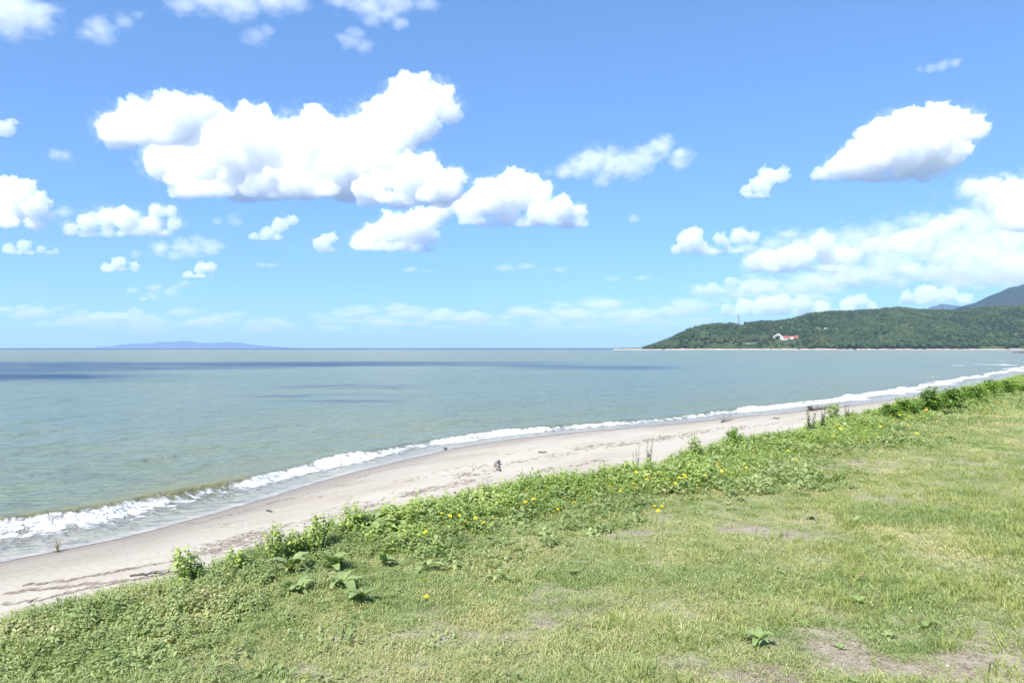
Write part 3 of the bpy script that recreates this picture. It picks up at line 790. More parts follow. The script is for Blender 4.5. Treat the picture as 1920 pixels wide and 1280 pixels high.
def petal_material(name, col):
    m, nt, out = nodemat(name)
    g = N(nt, "ShaderNodeNewGeometry")
    c = mixc(nt, g.outputs['Random Per Island'], col, tuple(q * .8 for q in col))
    b = principled(nt, out, c, .6, None, .2)
    return m
M_PETAL = petal_material("yellow_petals", (.88, .68, .025))
M_ORANGE = petal_material("orange_petals", (.85, .42, .03))

class Geo:
    """collects quads and triangles for one mesh (triangles as quads with a repeated corner are avoided)"""
    def __init__(self): self.v = []; self.f = []
    def blade(self, p, ang, h, w, lean, r):
        """a grass blade: two tapering pieces bending over"""
        d = np.array((math.cos(ang), math.sin(ang), 0)); sd = np.array((-d[1], d[0], 0)) * w * .5
        p = np.array(p); k = len(self.v)
        m1 = p + d * lean * .35 + np.array((0, 0, h * .6)); tip = p + d * lean + np.array((0, 0, h * r.uniform(.75, 1.05)))
        self.v += [p - sd, p + sd, m1 + sd * .75, m1 - sd * .75, tip]
        self.f += [[k, k + 1, k + 2], [k, k + 2, k + 3], [k + 3, k + 2, k + 4]]
    def leaf(self, p, ang, pitch, L, W, droop=.3, fold=.25, seg=2, wavy=0.0, r=None):
        """a leaf: folded blade along its midrib, widest past the middle, bending down to its tip"""
        d = np.array((math.cos(ang), math.sin(ang), 0)); sd = np.array((-d[1], d[0], 0)); up = np.array((0, 0, 1.0))
        p = np.array(p, dtype=float); k = len(self.v)
        n = seg + 1
        pts = []
        cur = p.copy(); pt = pitch
        for i in range(n + 1):
            q = i / n
            wv = W * .5 * (math.sin(math.pi * min(1, q ** .8 * .93 + .07)) ** .8) if 0 < i < n else (W * .06 if i == 0 else 0)
            fw = d * math.cos(pt) + up * math.sin(pt); nr = up * math.cos(pt) - d * math.sin(pt)
            wz = fold * wv + (wavy * W * (r.uniform(-1, 1) if r else 0) if 0 < i < n else 0)
            pts.append((cur - sd * wv + nr * wz, cur.copy(), cur + sd * wv + nr * wz))
            cur = cur + fw * (L / n); pt -= droop / n * 2
        for a, b, c in pts: self.v += [a, b, c]
        for i in range(n):
            o = k + i * 3
            self.f += [[o, o + 1, o + 4], [o, o + 4, o + 3], [o + 1, o + 2, o + 5], [o + 1, o + 5, o + 4]]
    def tube(self, pts, rads, sides=4):
        k = len(self.v)
        pts = [np.array(p, dtype=float) for p in pts]
        for i, (p, rd) in enumerate(zip(pts, rads)):
            d = pts[min(i + 1, len(pts) - 1)] - pts[max(i - 1, 0)]; d /= (np.linalg.norm(d) + 1e-9)
            a = np.cross(d, (0, 0, 1.0) if abs(d[2]) < .9 else (1.0, 0, 0)); a /= np.linalg.norm(a); b = np.cross(d, a)
            for j in range(sides):
                an = 2 * math.pi * j / sides
                self.v.append(p + (a * math.cos(an) + b * math.sin(an)) * rd)
        for i in range(len(pts) - 1):
            for j in range(sides):
                o = k + i * sides; q = (j + 1) % sides
                self.f += [[o + j, o + q, o + sides + q], [o + j, o + sides + q, o + sides + j]]
    def mesh(self, name, mat, smooth=False): return mesh_np(name, np.array(self.v), np.array(self.f), mat, smooth)

def proto(name, me):
    return bpy.data.objects.new(name, me)          # a source for scattering, never linked to the scene by itself

R_ = random.Random(21)
def proto_turf(i, h, n, rad, w):
    r = random.Random(i); g = Geo()
    for k in range(n):
        a = r.uniform(0, 6.283); q = rad * math.sqrt(r.random()); hh = h * r.uniform(.5, 1.2)
        g.blade((math.cos(a) * q, math.sin(a) * q, -.004), r.uniform(0, 6.283), hh * r.uniform(.5, 1), w * r.uniform(.7, 1.3), hh * r.uniform(.6, 1.7), r)
    return proto("turf_clump", g.mesh("turf_clump", M_TURF))
def proto_tall(i, h, n, rad, w):
    r = random.Random(i); g = Geo()
    for k in range(n):
        a = r.uniform(0, 6.283); q = rad * math.sqrt(r.random()); hh = h * r.uniform(.45, 1.15)
        g.blade((math.cos(a) * q, math.sin(a) * q, -.01), a + r.uniform(-1, 1), hh, w * r.uniform(.7, 1.3), hh * r.uniform(.3, .95), r)
    return proto("grass_tuft", g.mesh("grass_tuft", M_TALL))
def proto_cover(i, n, rad, L):
    r = random.Random(i); g = Geo()
    for k in range(n):
        a = r.uniform(0, 6.283); q = rad * math.sqrt(r.random())
        l = L * r.uniform(.6, 1.25)
        g.leaf((math.cos(a) * q, math.sin(a) * q, r.uniform(.0, L * 1.3)), r.uniform(0, 6.283), r.uniform(-.1, .9), l, l * r.uniform(.45, .7), .5, .2, 1)
    return proto("cover_clump", g.mesh("cover_clump", M_COVER))
def proto_herb(i, h, stems, mat, L, per=12):
    r = random.Random(i); g = Geo()
    for k in range(stems):
        a = r.uniform(0, 6.283); q = .10 * r.random() ** .5; hh = h * r.uniform(.55, 1.1)
        ln = r.uniform(.05, .35) * hh; base = np.array((math.cos(a) * q, math.sin(a) * q, 0)); top = base + np.array((math.cos(a) * ln, math.sin(a) * ln, hh))
        g.tube([base, base * .4 + top * .6 + np.array((0, 0, .02)), top], [.003, .0025, .0012], 3)
        for j in range(per):
            f = (.15 + .85 * j / (per - 1)); p = base * (1 - f) + top * f
            l = L * (1.15 - .55 * f) * r.uniform(.7, 1.2)
            g.leaf(p, j * 2.4 + r.uniform(-.5, .5), r.uniform(.1, .8), l, l * r.uniform(.36, .52), .7, .2, 1)
    return proto("herb_clump", g.mesh("herb_clump", mat))

def clear_of_rosettes(x, y):
    ok = np.ones(len(x), dtype=bool)
    for (px, py, sz, *_) in ROS:
        p = on_height(px, py, 3.4); rr_ = sz * p.y / F * .7
        ok &= (x - p.x) ** 2 + (y - p.y) ** 2 > rr_ * rr_
    return ok
def scatter(name, pts, rots, scales, idx, protos, label, cat):
    """one mass of plants: every proto set on its points (instances of plain meshes)"""
    me = bpy.data.meshes.new(name)
    me.vertices.add(len(pts)); me.vertices.foreach_set("co", np.asarray(pts, dtype=np.float32).ravel())
    for an, val, ty in (("rot", rots, 'FLOAT_VECTOR'), ("scl", scales, 'FLOAT'), ("pick", idx, 'INT')):
        a = me.attributes.new(an, ty, 'POINT')
        a.data.foreach_set("vector" if ty == 'FLOAT_VECTOR' else "value", np.asarray(val).astype(np.int32 if ty == 'INT' else np.float32).ravel())
    ng = bpy.data.node_groups.new(name + "_nodes", 'GeometryNodeTree')
    ng.interface.new_socket("Geometry", in_out='INPUT', socket_type='NodeSocketGeometry')
    ng.interface.new_socket("Geometry", in_out='OUTPUT', socket_type='NodeSocketGeometry')
    gi = ng.nodes.new("NodeGroupInput"); go = ng.nodes.new("NodeGroupOutput")
    def na(nm, ty):
        n = ng.nodes.new("GeometryNodeInputNamedAttribute"); n.data_type = ty; n.inputs['Name'].default_value = nm
        return [q for q in n.outputs if q.enabled and q.name == 'Attribute'][0]
    rot = na("rot", 'FLOAT_VECTOR'); scl = na("scl", 'FLOAT'); pick = na("pick", 'INT')
    e2r = ng.nodes.new("FunctionNodeEulerToRotation"); ng.links.new(rot, e2r.inputs[0])
    join = ng.nodes.new("GeometryNodeJoinGeometry")
    for k, pr in enumerate(protos):
        oi = ng.nodes.new("GeometryNodeObjectInfo"); oi.inputs['Object'].default_value = pr; oi.inputs['As Instance'].default_value = True
        cmp_ = ng.nodes.new("FunctionNodeCompare"); cmp_.data_type = 'INT'; cmp_.operation = 'EQUAL'
        ins = [q for q in cmp_.inputs if q.enabled]
        ng.links.new(pick, ins[0]); ins[1].default_value = k
        iop = ng.nodes.new("GeometryNodeInstanceOnPoints")
        ng.links.new(gi.outputs[0], iop.inputs['Points']); ng.links.new(cmp_.outputs[0], iop.inputs['Selection'])
        ng.links.new(oi.outputs['Geometry'], iop.inputs['Instance']); ng.links.new(e2r.outputs[0], iop.inputs['Rotation']); ng.links.new(scl, iop.inputs['Scale'])
        ng.links.new(iop.outputs[0], join.inputs[0])
    ng.links.new(join.outputs[0], go.inputs[0])
    o = link(name, me, label=label, cat=cat, kind="stuff")
    o.modifiers.new("scatter", 'NODES').node_group = ng
    return o

def in_view(x, y, margin=.12, near=2.2):
    return (y > near) & (np.abs(x) < y * (960 / F) * (1 + margin) + .6)

def wedge(n, y0, y1, power=1.0):
    """n random places of the field in view, thinning out with distance by `power`"""
    u = rng.random(n)
    e = 2.0 - power
    y = (y0 ** e + u * (y1 ** e - y0 ** e)) ** (1 / e) if abs(e) > 1e-6 else y0 * (y1 / y0) ** u
    x = (rng.random(n) * 2 - 1) * (y * (960 / F) * 1.1 + .5)
    return x, y
def euler_z(n, tilt=.15):
    return np.stack([rng.normal(0, tilt, n), rng.normal(0, tilt, n), rng.random(n) * 6.283], -1)

# the broad-leaved weeds one can pick out: (px, py, leaf length px, leaves, label, how flat, leaf kind, old leaves)
ROS = [
 (800, 1064, 40, 9, "broad-leaved weed in the turf just above the nearest yellow flower", .3, 0, 0),
 (1075, 1076, 25, 8, "neat pale rosette weed alone in the turf near the picture's centre", 0, 0, 0),
 (993, 1087, 17, 6, "small rosette weed left of the neat pale one, beside a bare spot", 0, 0, 0),
 (543, 1068, 52, 14, "large spiky upright dock plant in the left weeds", 0, 0, 1),
 (626, 1062, 46, 13, "large dock plant right of the spiky one in the left weeds", 0, 0, 1),
 (640, 1098, 52, 9, "sprawling dock with one long pale leaf in the near left", .5, 0, 0),
 (560, 1108, 46, 9, "sprawling dock with drooping leaves at the edge of the creeping cover", .6, 0, 0),
 (678, 1128, 46, 11, "large pale dock plant left of the nearest yellow flower", 0, 0, 2),
 (722, 1058, 34, 10, "dock plant with reddish old leaves below the grey dry bundle", 0, 0, 2),
 (738, 1016, 28, 7, "upright broad leaves just left of the grey dry bundle", 0, 0, 0),
 (1425, 1205, 44, 12, "wide lobed weed casting shade on the bare sandy soil", .2, 0, 0),
 (1577, 1212, 20, 6, "small upright seedling in the middle of the bare sandy patch", 0, 0, 0),
 (1664, 1196, 27, 8, "bluish green weed on the right of the bare sandy patch", .2, 0, 0),
 (1735, 1183, 34, 6, "weed with two large raised pale leaves near the right", 0, 0, 0),
 (1512, 1172, 18, 6, "small bright weed behind the wide lobed one", .2, 0, 0),
 (1608, 1134, 34, 11, "leafy weed clump in the coarse grass next to a reddish leaf", 0, 0, 1),
 (1604, 1282, 26, 8, "bright weed cut by the bottom edge", 0, 0, 0),
 (1458, 1076, 20, 7, "dark rosette in the coarse grass right of centre", .2, 0, 0),
 (1500, 1246, 17, 6, "flat bright weed low on the bare soil by the bottom edge", .7, 0, 0),
 (1522, 970, 22, 8, "pale grey-green rosette by the bare patch of the lawn", .3, 1, 0),
 (1602, 978, 24, 8, "pale flat weed where the coarse grass begins", .4, 0, 0),
 (1472, 893, 26, 12, "low yellowish weed with reddish leaves in the upper lawn", .2, 0, 2),
 (1368, 893, 26, 9, "pair of dark spreading leaves below the orange flowers", .6, 0, 0),
 (1615, 900, 19, 7, "pale flat rosette in the upper right lawn", .5, 0, 0),
 (1525, 916, 18, 7, "pale rosette left of the flat one in the upper lawn", .4, 0, 0),
 (1205, 975, 24, 8, "leafy weed at the upper left of the long bare strip", .2, 0, 0),
 (1120, 930, 30, 10, "tall pale leaves among the bank flowers near the centre", 0, 0, 0),
 (1150, 948, 22, 7, "rounded leaves just below the tall pale leaves", .4, 0, 0),
]

# --- turf
turf_protos = [proto_turf(i, .025, 60, .085, .0038) for i in range(4)] + [proto_cover(130 + i, 7, .03, .022) for i in range(2)]
x, y = wedge(120000, 3.0, 46, 1.5)
t_, s_ = ts_of(x, y)
keep = s_ < edge_s(t_) + .5
x, y, t_, s_ = x[keep], y[keep], t_[keep], s_[keep]
cov = turf_cover(x, y)
keep = rng.random(len(x)) < cov ** 1.4
x, y, t_, s_, cov = x[keep], y[keep], t_[keep], s_[keep], cov[keep]
z = land_z(t_, s_)
sc = (.75 + .6 * rng.random(len(x))) * np.clip(y / 9.0, 1, 2.4) * (.55 + .45 * cov)
scatter("turf", np.stack([x, y, z], -1), euler_z(len(x)), sc, np.where(rng.random(len(x)) < .10 * sstep(.4, .6, fbm(x / .9 + 44, y / .9, 3)) + .015, rng.integers(4, 6, len(x)), rng.integers(0, 4, len(x))), turf_protos, "short mown grass turf covering the field beside the beach", "grass")
print("TURF", len(x))

# --- dry thatch and grit on the worn ground
def proto_thatch(i):
    r = random.Random(i); g = Geo()
    for k in range(26):
        a = r.uniform(0, 6.283); q = .07 * math.sqrt(r.random()); L = r.uniform(.015, .05); b = r.uniform(0, 6.283)
        g.blade((math.cos(a) * q, math.sin(a) * q, .001), b, r.uniform(.002, .012), .0032, L, r)
    return proto("thatch", g.mesh("thatch", M_DRY))
def proto_grit(i):
    r = random.Random(i); g = Geo(); vv, ff = ico(1)
    for k in range(5):
        c = np.array((r.uniform(-.06, .06), r.uniform(-.06, .06), 0)); s = r.uniform(.0018, .0048); o = len(g.v)
        for q in vv: g.v.append(c + q * np.array((s * r.uniform(.8, 1.2), s * r.uniform(.8, 1.2), s * .6)))
        g.f += [[a + o, b + o, d + o] for a, b, d in ff]
    return proto("grit", g.mesh("grit", M_GRIT))
M_GRIT, _nt, _out = nodemat("pale_grit"); _g = N(_nt, "ShaderNodeNewGeometry"); principled(_nt, _out, mixc(_nt, _g.outputs['Random Per Island'], (.22, .19, .155), (.44, .40, .35)), .9)
x, y = wedge(16000, 3.0, 16, 1.4)
t_, s_ = ts_of(x, y); cov = turf_cover(x, y)
keep = (s_ < edge_s(t_) - .8) & (rng.random(len(x)) < .10 + .9 * (1 - sstep(.2, .7, cov)))
x, y, t_, s_ = x[keep], y[keep], t_[keep], s_[keep]
scatter("thatch_and_grit", np.stack([x, y, land_z(t_, s_)], -1), euler_z(len(x), .05), .7 + .6 * rng.random(len(x)), np.where(rng.random(len(x)) < .6, rng.integers(0, 2, len(x)), rng.integers(2, 4, len(x))), [proto_thatch(1), proto_thatch(2), proto_grit(1), proto_grit(2)], "dry thatch and grit on the worn bare spots of the lawn", "litter")

# --- taller, coarser grass on the right of the field and in scattered tufts
tall_protos = [proto_tall(50 + i, .10, 24, .055, .0055) for i in range(4)]
x, y = wedge(26000, 3.0, 40, 1.5)
t_, s_ = ts_of(x, y)
a = x / y * F + 960; b = 652 + F * 1.6 / y
dens = sstep(1380, 1600, a) * softbox(b, 870, 1160, 60) * .6 + .10 * sstep(.5, .62, fbm(x / .9, y / .9 + 30, 3)) + .35 * softbox(a, 1000, 1350, 80) * softbox(b, 950, 1030, 40) * sstep(.45, .6, fbm(x / .7 + 4, y / .7, 3)) + .5 * sstep(1500, 1800, a) * sstep(1150, 1280, b) * sstep(.5, .6, fbm(x / .5, y / .5, 2)) \
     + .6 * sstep(1280, 1380, a) * softbox(b, 1040, 1200, 40) * sstep(.4, .6, fbm(x / .6 + 9, y / .6, 3))
dens = dens * (.25 + .75 * turf_cover(x, y)) * sstep(.28, .55, fbm(x / .8 + 70, y / .8, 3))
keep = (s_ < edge_s(t_)) & (rng.random(len(x)) < dens)
x, y, t_, s_ = x[keep], y[keep], t_[keep], s_[keep]
scatter("tall_grass", np.stack([x, y, land_z(t_, s_)], -1), euler_z(len(x), .25), (.5 + .6 * rng.random(len(x))) * np.clip(y / 12.0, 1, 2.2), rng.integers(0, 4, len(x)), tall_protos, "taller coarse grass tufts growing through the turf on the right", "grass")
print("TALL", len(x))

# --- the band of weeds along the edge of the bank
herbs = [proto_herb(80 + i, .14 + .02 * i, 6, M_HERB, .065 + .012 * i, 8) for i in range(4)] + [proto_herb(90 + i, .12, 7, M_COVER, .060, 8) for i in range(2)] + [proto_tall(95, .16, 26, .09, .006), proto_tall(96, .13, 22, .09, .006), proto_cover(97, 30, .14, .075), proto_cover(98, 24, .15, .10), proto_cover(99, 60, .14, .028), proto_cover(100, 60, .14, .034)]
n = 60000
t_ = 1 + 62 * rng.random(n) ** 1.25 - 4; s_ = 2.6 + 4.0 * rng.random(n)
x, y = xy_of(t_, s_); e = edge_s(t_)
wid = .75 + .75 * fbm(t_ / 3.0 + 60, t_ * 0, 2) + .5 * np.clip(t_ / 30, 0, 1)
q = (s_ - (e - wid)) / wid                      # 0 at the lawn side, 1 at the edge
lush = sstep(-.55, .55, q + .9 * (fbm(t_ / .8 + 5, s_ / .8, 3) - .5)) * (1 - sstep(1.25, 1.6, q))
keep = clear_of_rosettes(x, y) & in_view(x, y) & (rng.random(n) < lush * np.clip(14 / np.maximum(y, 5), .35, 1.0))
t_, s_, x, y, q = t_[keep], s_[keep], x[keep], y[keep], q[keep]
kind = rng.random(len(x)); grassy = fbm(t_ / 2.2 + 4, s_ / 2.2, 3)
idx = np.where(kind < .42 + .9 * (grassy - .5), rng.integers(0, 4, len(x)), np.where(kind < .62, rng.integers(4, 6, len(x)), np.where(kind < .76, rng.integers(6, 8, len(x)), rng.integers(8, 10, len(x)))))
idx = np.where((q < .35), np.where(kind < .55, rng.integers(8, 10, len(x)), np.where(kind < .75, rng.integers(4, 6, len(x)), rng.integers(6, 8, len(x)))), idx)
left = (t_ < 3.8)
idx = np.where(left, np.where(kind < .55, rng.integers(4, 6, len(x)), np.where(kind < .7, rng.integers(6, 8, len(x)), rng.integers(10, 12, len(x)))), idx)
sc = (.55 + .65 * rng.random(len(x))) * (.55 + .45 * sstep(.1, .8, q)) * np.clip(y / 16, 1, 1.4) * np.where(left, .78, 1)
sc = sc * (.6 + .8 * fbm(t_ / 1.1 + 15, s_ / 1.1, 3))
scatter("bank_weeds", np.stack([x, y, land_z(t_, s_) - .01], -1), euler_z(len(x), .18), sc, idx, herbs, "lush green weeds growing thickly along the edge of the bank", "weeds")
print("WEEDS", len(x))

# --- creeping leafy cover in the near left corner
n = 9000
x = rng.uniform(-4.6, 1.2, n); y = rng.uniform(2.6, 7.0, n); t_, s_ = ts_of(x, y)
a = x / y * F + 960; b = 652 + F * 1.6 / y
edge_b = np.interp(a, [0, 300, 620, 900, 1200], [1150, 1085, 1130, 1180, 1260])
dens = sstep(-20, 60, b - edge_b + 70 * (fbm(x / .6, y / .6, 3) - .5)) * (1 - .93 * sstep(-40, 170, (b - 1090) - (420 - a) * .25 + 130 * (fbm(x / .7 + 9, y / .7, 3) - .5))) * (1 - .9 * sstep(560, 900, a))
keep = clear_of_rosettes(x, y) & in_view(x, y) & (s_ < edge_s(t_) + .5) & (rng.random(n) < dens)
x, y, t_, s_ = x[keep], y[keep], t_[keep], s_[keep]
cover = [proto_cover(110 + i, 46, .12, .018 + .005 * i) for i in range(4)]
scatter("creeping_cover", np.stack([x, y, land_z(t_, s_) - .012], -1), euler_z(len(x), .2), .7 + .6 * rng.random(len(x)), rng.integers(0, 4, len(x)), cover, "creeping small-leaved ground cover in the near left corner", "ground cover")
print("COVER", len(x))
# ------------------------------------------------------------------ single plants one can pick out
def empty(name, loc, rz=0, label=None, cat=None, group=None):
    o = bpy.data.objects.new(name, None); COL.objects.link(o)
    o.empty_display_size = .1
    o.location = loc; o.rotation_euler = (0, 0, rz)
    if label: o["label"] = label
    if cat: o["category"] = cat
    if group: o["group"] = group
    return o

def leaf_mesh(i, mat, ratio):
    r = random.Random(300 + i); g = Geo()
    g.leaf((0, 0, 0), 0, .75, 1.0, ratio, .45 + .55 * r.random(), .22, 5, .16, r)
    return g.mesh("leaf", mat, True)
LEAVES = [leaf_mesh(i, M_DOCK, .24 + .055 * i) for i in range(4)]
OLD = [leaf_mesh(9, M_DOCK2, .32)]
SAGE_L = [leaf_mesh(12 + i, M_SAGE, .3) for i in range(2)]
def rosette(px, py, size_px, n, label, flat=.0, leaves=LEAVES, old=0, name="broad_leaf_weed", seed=0):
    r = random.Random(seed * 13 + 5)
    p = field_at(px, py); m = p.y / F
    L = size_px * m
    o = empty(name, p, r.uniform(0, 6.28), label, "weed", "broad-leaved weeds in the turf")
    for k in range(n):
        c = bpy.data.objects.new("leaf", (OLD if k < old else leaves)[r.randrange(len(OLD if k < old else leaves))]); COL.objects.link(c); c.parent = o
        inner = k / n
        s = L * r.uniform(.55, 1.15) * (1 - .35 * inner) * (.5 if k < old else 1)
        c.scale = (s, s, s)
        c.location = (0, 0, .004 if size_px < 40 else .03)
        c.rotation_euler = (r.uniform(-.2, .2), (-.10 if flat == 0 else .30 * flat) - .55 * inner + r.uniform(-.15, .2), k * 2.4 + r.uniform(-.35, .35))
    return o
for i, (px, py, sz, n, lab, fl, lv, old) in enumerate(ROS): rosette(px, py, sz * (1.22 if 3 <= i <= 9 else 1.1), n + (3 if 3 <= i <= 9 else 0), lab, fl, (LEAVES, SAGE_L)[lv], old, seed=i)

# --- yellow flowers on thin stems
def flower_meshes(mat, i):
    r = random.Random(500 + i)
    st = Geo(); st.tube([(0, 0, 0), (.010, .004, .5), (.03 * r.uniform(-1, 1), .02, .985)], [.0022, .0018, .0016], 4)
    hd = Geo()
    for ring, (n, L, pt) in enumerate(((11, .017, .25), (9, .013, .7), (6, .008, 1.1))):
        for k in range(n): hd.leaf((0, 0, ring * .0015), k * 6.283 / n + ring * .3, pt, L, L * .42, .3, .1, 1)
    cup = Geo(); cup.tube([(0, 0, -.012), (0, 0, -.004), (0, 0, .001)], [.002, .0055, .006], 6)
    return st.mesh("stem", M_STEM), hd.mesh("petals", mat), cup.mesh("calyx", M_STEM)
FM = [flower_meshes(M_PETAL, i) for i in range(3)]; FO = [flower_meshes(M_ORANGE, 7)]
FLOW = [(800,1085),(801,1110),(989,913),(1019,915),(980,937),(984,939),(934,941),(1062,926),(1088,920),(1074,939),(1044,951),(1187,902),(1190,909),(1220,882),(1222,892),(1240,883),(1230,944),(1242,946),(1200,878),(1150,902),(1139,906),(832,955),(848,962),(858,960),(912,974),(935,967),(802,989),(1008,919),(1002,932),(1040,923),
 (1198,881),(1221,890),(1253,893),(1209,894),(1281,887),(1278,892),(1284,893),(1297,867),(1308,871),(1300,877),(1303,910),(1369,847),(1379,866),(1393,866),(1397,849),(1399,845),(1408,842),(1400,874),(1380,887),(1375,837),(1430,821),(1465,828),(1491,860),(1451,855),(1437,869),(1566,799),(1578,803),(1600,797),(1623,789),(1615,823),(1563,818),(1229,953),(1242,955),
 (1609,793),(1650,801),(1686,779),(1708,782),(1756,785),(1837,752),(1872,754),(1869,757),(1882,756),(1858,776),(1866,774),(1842,775),(1722,814),(1764,816),(1688,834),(1614,824),(1595,845),(1890,762),(1850,765),(1820,770),(1700,800),(1640,812),(1545,835),(1480,842),(1350,880),(1320,888),(1265,902),(1165,915),(1105,932),(965,948),(890,968),(868,972)]
ORANGE = [(1739,770),(1773,763),(1690,786),(1345,868)]
UNIQ = {(800,1085): "nearest yellow flower, alone in the short turf", (801,1110): "half-closed yellow flower just below the nearest one", (1430,821): "large yellow flower standing out against the beach", (1491,860): "lone yellow flower at the lawn side of the bank", (802,989): "yellow flower at the far left of the flower band", (832,955): "yellow flower beside the leftmost leafy bush against the sand"}
fr = random.Random(77)
ORD = ["first", "second", "third", "fourth", "fifth", "sixth", "seventh", "eighth", "ninth", "tenth", "eleventh", "twelfth", "thirteenth", "fourteenth", "fifteenth", "sixteenth", "seventeenth", "eighteenth", "nineteenth", "twentieth", "twenty-first", "twenty-second", "twenty-third", "twenty-fourth", "twenty-fifth", "twenty-sixth", "twenty-seventh", "twenty-eighth", "twenty-ninth", "thirtieth", "thirty-first", "thirty-second", "thirty-third", "thirty-fourth"]
ZONES = [(0, 1170, "left of the grey feathery weeds"), (1170, 1330, "around the tall upright herb"), (1330, 1505, "around the round bush on the sand"), (1505, 1660, "below the driftwood log"), (1660, 2000, "along the dense bush row")]
FLAB = {}
for z0, z1, where in ZONES:
    for k, q in enumerate(sorted(w for w in FLOW if z0 <= w[0] < z1 and w not in UNIQ)): FLAB[q] = ORD[k] + " yellow flower from the left " + where
    for k, q in enumerate(sorted(w for w in ORANGE if z0 <= w[0] < z1)): FLAB[q] = ORD[k] + " orange flower from the left " + where
for k, (px, py) in enumerate(FLOW + ORANGE):
    orange = k >= len(FLOW)
    h = fr.uniform(.19, .29) if py < 1000 else .08
    # the head is seen at (px, py): walk the stem down to the ground
    p = on_height(px, py, 3.4 + h); t0, s0 = ts_of(p.x, p.y)
    p.z = float(land_z(np.array([t0]), np.array([s0]))[0])
    big = min(2.1, max(1.1, p.y / 8.5)) * fr.uniform(.85, 1.25)
    st, hd, cup = fr.choice(FO if orange else FM)
    o = empty("orange_flower" if orange else "yellow_flower", p, fr.uniform(0, 6.28),
              UNIQ.get((px, py), FLAB.get((px, py))), "flower", "yellow and orange flowers along the bank")
    for nm, me in (("stem", st), ("calyx", cup), ("petals", hd)):
        c = bpy.data.objects.new(nm, me); COL.objects.link(c); c.parent = o
        if nm == "stem": c.scale = (1, 1, h)
        else:
            c.location = (st.vertices[len(st.vertices) - 1].co.x, .02, h); c.scale = (big,) * 3
            c.rotation_euler = (.35 + fr.uniform(-.3, .3), fr.uniform(-.3, .3), fr.uniform(0, 6))

# --- leafy bushes at the brink
def bush_mesh(i, nst=10, per=26, mat=M_BUSH, L=.085, H=.85, spread=.5):
    r = random.Random(700 + i); fol = Geo(); st = Geo()
    for k in range(nst):
        a = r.uniform(0, 6.283); reach = r.uniform(.15, 1) * spread; hh = H * (1.05 - .55 * reach / max(spread, .01)) * r.uniform(.75, 1.1)
        b = np.array((math.cos(a) * .06, math.sin(a) * .06, 0)); t1 = np.array((math.cos(a) * reach, math.sin(a) * reach, hh))
        md = b * .45 + t1 * .55 + np.array((0, 0, .08))
        st.tube([b, md, t1], [.009, .006, .002], 4)
        for j in range(per):
            f = r.uniform(.12, 1) ** .7
            p = (b * (1 - f) + md * f) * (1 - f) + (md * (1 - f) + t1 * f) * f + np.array((r.gauss(0, .045), r.gauss(0, .045), r.gauss(0, .03)))
            l = L * r.uniform(.6, 1.2)
            fol.leaf(p, r.uniform(0, 6.283), r.uniform(-.3, .8), l, l * r.uniform(.5, .75), .6, .25, 1)
    return fol.mesh("foliage", mat), st.mesh("stem", M_STEM)
BM = [bush_mesh(i, 30, 34, M_BUSH, .10) for i in range(3)]
BH = [bush_mesh(20 + i, 9, 34, M_HERB, .12, .95, .30) for i in range(3)]      # slim upright herbs
def bush(px, py, h_px, w_k, name, cat, label, meshes, group, seed, grow=1.0):
    r = random.Random(seed); p = field_at(px, py); m = p.y / F
    f, s = meshes[seed % len(meshes)]
    o = empty(name, p, r.uniform(0, 6.28), label, cat, group)
    k = h_px * m / .85 * grow
    for nm, me in (("stem", s), ("foliage", f)):
        c = bpy.data.objects.new(nm, me); COL.objects.link(c); c.parent = o; c.scale = (k * w_k, k * w_k, k)
    return o
BG = "dense bushes at the brink of the bank"
for i, (px, py, h, w, lab) in enumerate([
 (1668, 790, 34, 1.25, "lowest bush at the left end of the dense bush row"), (1702, 784, 44, 1.2, "rounded bush second from the left in the bush row"),
 (1744, 778, 52, 1.25, "tallest dark bush in the middle of the bush row"), (1784, 770, 46, 1.25, "broad bush right of the tallest one in the bush row"),
 (1822, 757, 44, 1.1, "bush with a raised tip in the right part of the bush row"), (1858, 748, 36, 1.1, "dark bush third from the right edge"),
 (1890, 744, 32, 1.1, "low bush second from the right edge"), (1915, 738, 24, 1.1, "bush cut by the right edge")]):
    bush(px, py, h, w, "bush", "bush", lab, BM, BG, i, 1.05)
HG = "upright leafy herbs along the brink"
